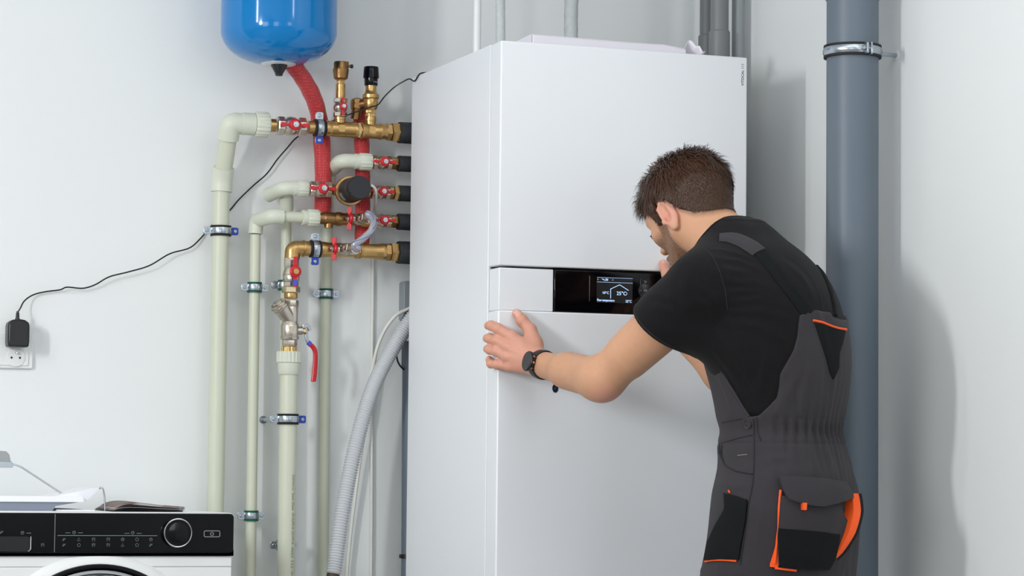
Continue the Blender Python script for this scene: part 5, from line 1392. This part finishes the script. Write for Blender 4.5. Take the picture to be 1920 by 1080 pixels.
# strips and patches laid on the cloth
def resample(P, st):
    P = A3(P); L = np.concatenate([[0], np.cumsum(np.linalg.norm(np.diff(P, axis=0), axis=1))]); n = max(2, int(L[-1]/st)+1); s = np.linspace(0, L[-1], n)
    return np.stack([np.interp(s, L, P[:, i]) for i in range(P.shape[1])], 1)
def strip(name, fn, pix, w, th, m, par, off=0., sm=3):
    pp = resample(pix, 6.); P = march(fn, pp)
    for _ in range(sm): P[1:-1] = P[1:-1]*.5+(P[:-2]+P[2:])*.25
    N = grad(fn, P, .004)
    for _ in range(3): N[1:-1] = N[1:-1]*.5+(N[:-2]+N[2:])*.25
    T = np.gradient(P, axis=0); T /= np.linalg.norm(T, axis=1)[:, None]; B = np.cross(T, N); B /= np.linalg.norm(B, axis=1)[:, None]
    g = G(); vs = []; fs = []; n = len(P); K = 6
    wv = w if hasattr(w, '__len__') else [w, w]
    ww = np.interp(np.linspace(0, 1, n), np.linspace(0, 1, len(wv)), wv)
    for i in range(n):
        for j in range(K+1):
            s = (j/K-.5)*ww[i]; q = P[i]+B[i]*s; 
            d = fn(q[None])[0]; q = q-N[i]*(d-off)*.9
            vs.append(q+N[i]*th*(1 if 0 < j < K else .3))
        vs.append(P[i]-N[i]*.004)
    S_ = K+2
    for i in range(n-1):
        for j in range(S_): a, b = i*S_+j, i*S_+(j+1) % S_; fs.append((a, b, b+S_, a+S_))
    fs.append(tuple(range(S_))[::-1]); fs.append(tuple((n-1)*S_+j for j in range(S_)))
    g.add(vs, fs); return g.build(name, m, par, sharp=50)
def cordline(name, fn, pix, r, m, par, off=0.):
    pp = resample(pix, 5.); P = march(fn, pp)
    for _ in range(2): P[1:-1] = P[1:-1]*.5+(P[:-2]+P[2:])*.25
    N = grad(fn, P, .004); g = G(); tube(g, [Vector(a+b*off) for a, b in zip(P, N)], r, 8); return g.build(name, m, par)
from mathutils.geometry import delaunay_2d_cdt
def patch(name, fn, poly, th, m, par, bulge=0., st=7., lift=0.):
    bd = resample(list(poly)+[poly[0]], st)[:-1]; x0, y0 = bd.min(0); x1, y1 = bd.max(0); pts = [tuple(b) for b in bd]; nb = len(pts)
    def inside(x, y):
        c = False; j = nb-1
        for i in range(nb):
            if (bd[i][1] > y) != (bd[j][1] > y) and x < (bd[j][0]-bd[i][0])*(y-bd[i][1])/(bd[j][1]-bd[i][1])+bd[i][0]: c = not c
            j = i
        return c
    dist = lambda x, y: np.sqrt(((bd-A3((x, y)))**2).sum(1)).min()
    for x in np.arange(x0+st/2, x1, st):
        for y in np.arange(y0+st/2, y1, st):
            if inside(x, y) and dist(x, y) > st*.55: pts.append((x, y))
    R = delaunay_2d_cdt([Vector(p) for p in pts], [], [list(range(nb))], 1, 1e-4); v2, tri = R[0], R[2]
    P = march(fn, [tuple(v) for v in v2]); N = grad(fn, P, .006)
    vc = A3([tuple(v) for v in v2]); dm = np.array([dist(*v) for v in vc])
    Z = th+bulge*np.clip(dm/40, 0, 1)**.7
    if lift: Z = Z+lift*np.clip((vc[:, 1]-y0)/(y1-y0), 0, 1)
    top = P+N*Z[:, None]; g = G(); n = len(P)
    vs = [Vector(a) for a in top]; fs = []
    for t_ in tri:
        a, b, c = (vs[i] for i in t_[:3]); nn = (b-a).cross(c-a)
        fs.append(tuple(t_) if nn.dot(Vector(N[t_[0]])) > 0 else tuple(t_)[::-1])
    # skirt down to the cloth
    ec = {}
    for f in fs:
        for i in range(len(f)):
            e = (f[i], f[(i+1) % len(f)]); ec[e] = 1
    rim = [e for e in ec if (e[1], e[0]) not in ec]; low = {}
    for a, b in rim:
        for i in (a, b):
            if i not in low: low[i] = len(vs); vs.append(Vector(P[i]-N[i]*.003))
        fs.append((b, a, low[a], low[b]))
    g.add(vs, fs); return g.build(name, m, par, sharp=40)

tk = overalls
# cargo pocket on the left leg
pk = patch('cargo_pocket', tk, [(1463, 930), (1568, 950), (1580, 975), (1578, 1010), (1560, 1050), (1546, 1068), (1500, 1066), (1459, 1060), (1457, 1000)], .010, M['canvas'], ov, bulge=.0)
patch('pocket_base', tk, [(1458, 990), (1515, 994), (1566, 1000), (1558, 1045), (1546, 1067), (1500, 1065), (1460, 1060)], .0122, M['cordura'], ov, bulge=0)
patch('pocket_flap', tk, [(1460, 896), (1520, 898), (1576, 906), (1582, 918), (1588, 933), (1562, 944), (1535, 951), (1505, 947), (1476, 938), (1468, 918)], .0135, M['canvas'], ov, bulge=.003, lift=.006)
cordline('orange_piping', tk, [(1463, 920), (1460, 950), (1459, 990), (1456, 1020), (1452, 1055)], .0026, M['orange'], ov, .006)
patch('orange_gusset', tk, [(1459, 1000), (1461, 1030), (1459, 1064), (1442, 1062), (1452, 1030)], .0045, M['orange'], ov)
cordline('orange_piping', tk, [(1452, 1064), (1470, 1066), (1490, 1068)], .0022, M['orange'], ov, .008)
g = G(); a_ = march(tk, [(1500, 952)])[0]; n_ = grad(tk, a_[None])[0]
patch('orange_tab', tk, [(1498, 944), (1504, 944), (1503, 957), (1498, 956)], .021, M['orange'], ov, st=3)
# tool pocket on the front of the thigh
patch('tool_pocket', tk, [(1361, 925), (1382, 930), (1403, 938), (1399, 975), (1392, 1012), (1386, 1050), (1352, 1049), (1324, 1052), (1330, 1018), (1345, 985), (1362, 955)], .006, M['cordura'], ov, bulge=.004)
cordline('orange_piping', tk, [(1325, 1053), (1340, 1050), (1362, 1050), (1382, 1052)], .0024, M['orange'], ov, .003)
cordline('orange_piping', tk, [(1368, 920), (1371, 925)], .0016, M['orange'], ov, .003)
# dark triangle and orange piping on the back bib
patch('bib_patch', tk, [(1527, 606), (1560, 612), (1584, 620), (1580, 640), (1573, 662), (1572, 690), (1562, 712), (1556, 700), (1549, 672), (1540, 645)], .0022, M['cordura'], ov, st=5)
cordline('orange_piping', tk, [(1524, 601), (1540, 604), (1556, 611), (1570, 616), (1585, 618)], .0024, M['orange'], ov, .002)
# side pocket, seams, side placket and button
cordline('seam', tk, [(1413, 784), (1414, 820), (1414, 870), (1412, 905), (1404, 945), (1397, 1000), (1388, 1060)], .0013, M['stitch'], ov, .0006)
cordline('seam', tk, [(1419, 782), (1421, 812), (1427, 826)], .0011, M['stitch'], ov, .0006)
cordline('pocket_edge', tk, [(1354, 834), (1354, 856), (1358, 872), (1380, 884), (1411, 889)], .0014, M['stitch'], ov, .001)
patch('pocket_opening', tk, [(1349, 832), (1352, 850), (1358, 866), (1354, 862), (1348, 850)], .0012, mat('pocket_inside', (14, 14, 16), .9), ov, st=3)
cordline('seam', tk, [(1352, 831), (1366, 827), (1390, 820), (1411, 816)], .0012, M['stitch'], ov, .0004)
cordline('seam', tk, [(1354, 793), (1370, 789), (1392, 785)], .0010, M['stitch'], ov, .0004)
cordline('seam', tk, [(1458, 900), (1520, 901), (1574, 910)], .0010, M['stitch'], ov, .012)
g = G(); a_ = march(tk, [(1402, 796)])[0]; n_ = grad(tk, a_[None])[0]
lathe(g, Vector(a_), Vector(n_), [(-.001, .0088), (.0022, .0088), (.0032, .0078), (.0026, .0055), (.0030, .0035)], 24); g.build('button', mat('dark_button', (40, 40, 44), .35), ov)
# left-over front pocket lettering patch
cordline('stitch_mark', tk, [(1383, 854), (1401, 852)], .0006, mat('pale_stitch', (150, 146, 144), .8), ov, .0006)
# pocket on the far hip showing its orange lining
def hip_pocket():
    g = G(); vs = []; fs = []
    pp = resample([(1601, 925), (1600, 960), (1592, 1000), (1579, 1036), (1567, 1058)], 8)
    P = march(tk, pp-A3((14, 0))); n = len(P)
    prof = []
    for i in range(n):
        u = i/(n-1); base = P[i]; ctr = Wd(0, 0, 0); out = -FW*.92-LF*.05
        w_ = .036*(math.sin(math.pi*min(1, u*.8+.2))**.6)*(1-.25*u)
        vs += [Vector(base-out*.006+LF*.006), Vector(base+out*(w_*.62)+LF*.012), Vector(base+out*w_), Vector(base+out*(w_*.9)-LF*.030), Vector(base-LF*.03)]
    for i in range(n-1):
        for j in range(5): fs.append((i*5+j, i*5+(j+1) % 5, (i+1)*5+(j+1) % 5, (i+1)*5+j))
    fs += [tuple(range(5))[::-1], tuple((n-1)*5+j for j in range(5))]
    g.add(vs, fs); o = g.build('hip_pocket', [M['orange'], M['cordura']], ov, sharp=30)
    o['label'] = 'orange-lined hip pocket'
    for pl in o.data.polygons:
        if pl.vertices[0] % 5 in (2, 3, 4) and len(pl.vertices) == 4 and not (set(v % 5 for v in pl.vertices) == {1, 2} or set(v % 5 for v in pl.vertices) == {0, 1}): pl.material_index = 1
hip_pocket()
# straps
strip('shoulder_strap', shirt, [(1349, 447), (1372, 446), (1400, 456), (1424, 473)], [.036, .044, .046, .042], .0055, M['canvas'], ov)
o = strip('elastic_strap', shirt, [(1418, 468), (1445, 498), (1475, 536), (1500, 566), (1517, 590)], [.026, .027, .030, .032], .0038, M['cordura'], ov)
strip('elastic_strap', shirt, [(1535, 500), (1552, 530), (1562, 565), (1566, 592)], .016, .0034, M['cordura'], ov)
strip('side_binding', tk, [(1318, 640), (1350, 692), (1392, 762), (1405, 781)], .006, .0015, M['canvas'], ov)
# seams of the shirt
cordline('seam', shirt, [(1312, 458), (1335, 478), (1350, 510), (1360, 545), (1364, 580)], .0009, M['stitch'], sh, .0004)
cordline('seam', shirt, [(1470, 470), (1500, 495), (1527, 528), (1540, 560), (1543, 585)], .0009, M['stitch'], sh, .0004)
def neckband():
    g = G(); ax_ = frame(Vector(nkD)); c = nkP; pts = []
    for k in range(49):
        a = 2*math.pi*k/48; d = A3(ax_[0])*math.cos(a)+A3(ax_[1])*math.sin(a); t = np.linspace(.02, .16, 200); P = c-nkD*.004+d[None]*t[:, None]
        s = shirt_core(P); i = np.argmax(s > .0005); pts.append(Vector(P[i]))
    tube(g, pts, .0042, 8, caps=False, flat=(Vector(nkD), 1.0)); return g.build('neckband', M['shirt'], sh)
neckband()
def hemband(c, n, nm):
    g = G(); ax_ = frame(Vector(n)); pts = []
    for k in range(49):
        a = 2*math.pi*k/48; d = A3(ax_[0])*math.cos(a)+A3(ax_[1])*math.sin(a); t = np.linspace(.03, .12, 160); P = c-n*.008+d[None]*t[:, None]
        s = shirt(P); i = np.argmax(s > 0); pts.append(Vector(P[i]))
    tube(g, pts, .0011, 6, caps=False); return g.build('hem_stitching', M['stitch'], sh)
hemband(hemL, nL, 'l')

# boots, below the picture
def boot(p_, f_d, par):
    a = A3(p_); a[2] = 0
    def bf(p):
        d = cap(p, a+UP*.05, a+UP*.13, .046, .050); d = smin(d, cap(p, a+UP*.045, a+f_d*.14+UP*.035, .045, .038), .03)
        return smax(d, -(p[:, 2]-.002), .004)
    V, F = mesh_sdf(bf, a-A3((.25, .25, .02)), a+A3((.25, .25, .2)), .006, 3); np_mesh('boot', V, F, [M['black']], par, relax=1)
boot(AL, FW, PER); boot(AR, FW, PER)

# hair
hf = np.array([-.14, -.10, -.088, -.078, -.058, -.040, -.024, -.002, .006, .011, .026, .032, .042, .060, .088, .12]); hu = np.array([-.052, -.051, -.050, -.046, -.036, -.016, .012, .036, .030, -.012, -.014, .010, .030, .048, .066, .075])
def hairline(q): return q[:, 2]-np.interp(q[:, 0], hf, hu)
def scalp(p): return smin(head(p), cap(p, Hd(-.030, 0, -.035), Wd(.112, 0, .475), .058, .052), .03)
def hair(p):
    q = (p-HC)@HX.T; s = scalp(p)
    t = .0020+.0130*sst(q[:, 2], -.04, .065)
    cl = noise3(q*A3((150, 95, 60)), 8, 6)*.0034*sst(q[:, 2], -.01, .05)+noise3(q*A3((60, 50, 40)), 9, 5)*.0030*sst(q[:, 2], .0, .06)
    d = s-t-cl
    return smax(d, -hairline(q)*.7, .006)
V, F = mesh_sdf(hair, HC-.16, HC+.18, .0022, 4)
M['hair'] = mat('brown_hair', (62, 40, 25), .55, bump=.9, bscale=420, var=.45, vscale=260, spec=.35)
M['strand'] = mat('brown_hair_strand', (78, 50, 32), .42, spec=.5, var=.6, vscale=300)
ho = np_mesh('hair', V, F, [M['hair']], PER)
rs = np.random.RandomState(5)
ix = rs.choice(len(V), 15000); P = V[ix]+rs.normal(size=(15000, 3))*.0006; N = grad(hair, P, .004); q = (P-HC)@HX.T
keep = (scalp(P) > .0010) & (hairline(q) > .002); P, N, q = P[keep], N[keep], q[keep]; n = len(P)
# combing: forward over the forehead, down at the sides and back, ruffled on top
flow = np.zeros((n, 3)); tp = sst(q[:, 2], .06, .10)
flow += HF*(sst(q[:, 0], -.05, .04)[:, None]*1.0)-HU*(1-tp)[:, None]*1.1-HF*(sst(-q[:, 0], .02, .08)[:, None]*.5)
flow += HL*(np.sign(q[:, 1])*.25)[:, None]+rs.normal(size=(n, 3))*.38
sw = noise3(q*45, 12, 5)[:, None]*HL*.9+noise3(q*50, 14, 5)[:, None]*HF*.5; flow = flow+sw
flow -= N*(flow*N).sum(1)[:, None]; flow /= np.linalg.norm(flow, axis=1)[:, None]+1e-9
Ln = (.006+.024*sst(q[:, 2], .0, .085))*rs.uniform(.6, 1.3, n); lf = (.16+.34*tp)*rs.uniform(.4, 1.5, n)
sd_ = np.cross(flow, N); wd_ = .00042+.0005*rs.rand(n)
P0 = P-N*.0015; P1 = P+flow*(Ln*.5)[:, None]+N*(Ln*lf*.55)[:, None]; P2_ = P+flow*Ln[:, None]+N*(Ln*lf*.55)[:, None]-HU*(Ln*.12)[:, None]
vv = np.stack([P0-sd_*wd_[:, None], P0+sd_*wd_[:, None], P1-sd_*wd_[:, None]*.9, P1+sd_*wd_[:, None]*.9, P2_], 1).reshape(-1, 3)
b = np.arange(n)[:, None]*5
tri = np.concatenate([b+np.array([[0, 1, 3]]), b+np.array([[0, 3, 2]]), b+np.array([[2, 3, 4]])], 0)
so = np_mesh('hair_strands', vv, tri, [M['strand']], ho); so['kind'] = 'stuff'
# eyes and lashes
for s in (1, -1):
    g = G(); c = Hd(.0790, .031*s, .0035); 
    lathe(g, Vector(c), Vector(HF), [(.0095, .0085), (.0115, .0060), (.0122, .003), (.0124, .0002)], 16, closed=False); g.build('eye', mat('eye_white', (226, 222, 218), .2), PER)
    g = G(); tube(g, [Vector(Hd(.0905, (.022+.0022*i)*s, .0065+.0012*math.sin(i*.4))) for i in range(9)], .0009, 6); g.build('eyelashes', M['hair'], PER)
    g = G(); tube(g, [Vector(Hd(.0945-.0022*i, (.014+.0045*i)*s, .0270+.0016*math.sin(i*.5))) for i in range(8)], lambda u: .0030*(1-.6*u), 8); g.build('eyebrow', M['hair'], PER)

# wristwatch
wt = WL-dL*.012
nw = A3(C0)-wt; nw = nw-dL*(nw@dL); nw /= np.linalg.norm(nw); sw_ = np.cross(dL, nw)
g = G(); vs = []; fs = []; n = 48
rad = []
for k in range(n):
    a = 2*math.pi*k/n; d = nw*math.cos(a)+sw_*math.sin(a); t = np.linspace(.012, .06, 120); P = wt+d[None]*t[:, None]; s = skin(P); i = np.argmax(s > .0); rad.append(t[i]+.0006)
rad = np.array(rad); rad = np.clip((rad+np.roll(rad, 1)+np.roll(rad, -1)+np.roll(rad, 2)+np.roll(rad, -2))/5, .018, .040)
for k in range(n):
    a = 2*math.pi*k/n; d = nw*math.cos(a)+sw_*math.sin(a); hw = .0105+.002*max(0, math.cos(a))
    for w_, h_ in ((-hw, 0), (-hw, .0018), (0, .0028), (hw, .0018), (hw, 0)): vs.append(Vector(wt+d*(rad[k]+h_)+dL*w_))
for k in range(n):
    for i in range(5): fs.append((k*5+i, k*5+(i+1) % 5, ((k+1) % n)*5+(i+1) % 5, ((k+1) % n)*5+i))
g.add(vs, fs); ws = g.build('wristwatch', mat('strap_black', (24, 25, 28), .45), PER, sharp=50)
wc = wt+nw*(rad[0]+.0015)
g = G(); lathe(g, Vector(wc), Vector(nw), [(-.004, .0190), (.004, .0215), (.0075, .0218), (.0085, .0208)], 48); g.build('case', M['black'], ws)
g = G(); lathe(g, Vector(wc+nw*.0085), Vector(nw), [(0, .0205), (.0012, .0200), (.0013, .0188)], 48); g.build('bezel', mat('watch_bezel', (70, 72, 76), .25, metal=.8), ws)
g = G(); lathe(g, Vector(wc+nw*.0085), Vector(nw), [(0, .0188), (.0010, .0186)], 48); g.build('watch_face', mat('watch_glass', (62, 64, 68), .12), ws)
g = G()
for k in (-1, 0, 1):
    d = -dL*math.cos(k*.62)+sw_*math.sin(k*.62); lathe(g, Vector(wc+nw*.003+d*.0212), Vector(d), [(0, .0026), (.0018, .0026), (.0024, .0018)], 12)
g.build('watch_buttons', mat('rose_gold', (206, 160, 140), .25, metal=1), ws)
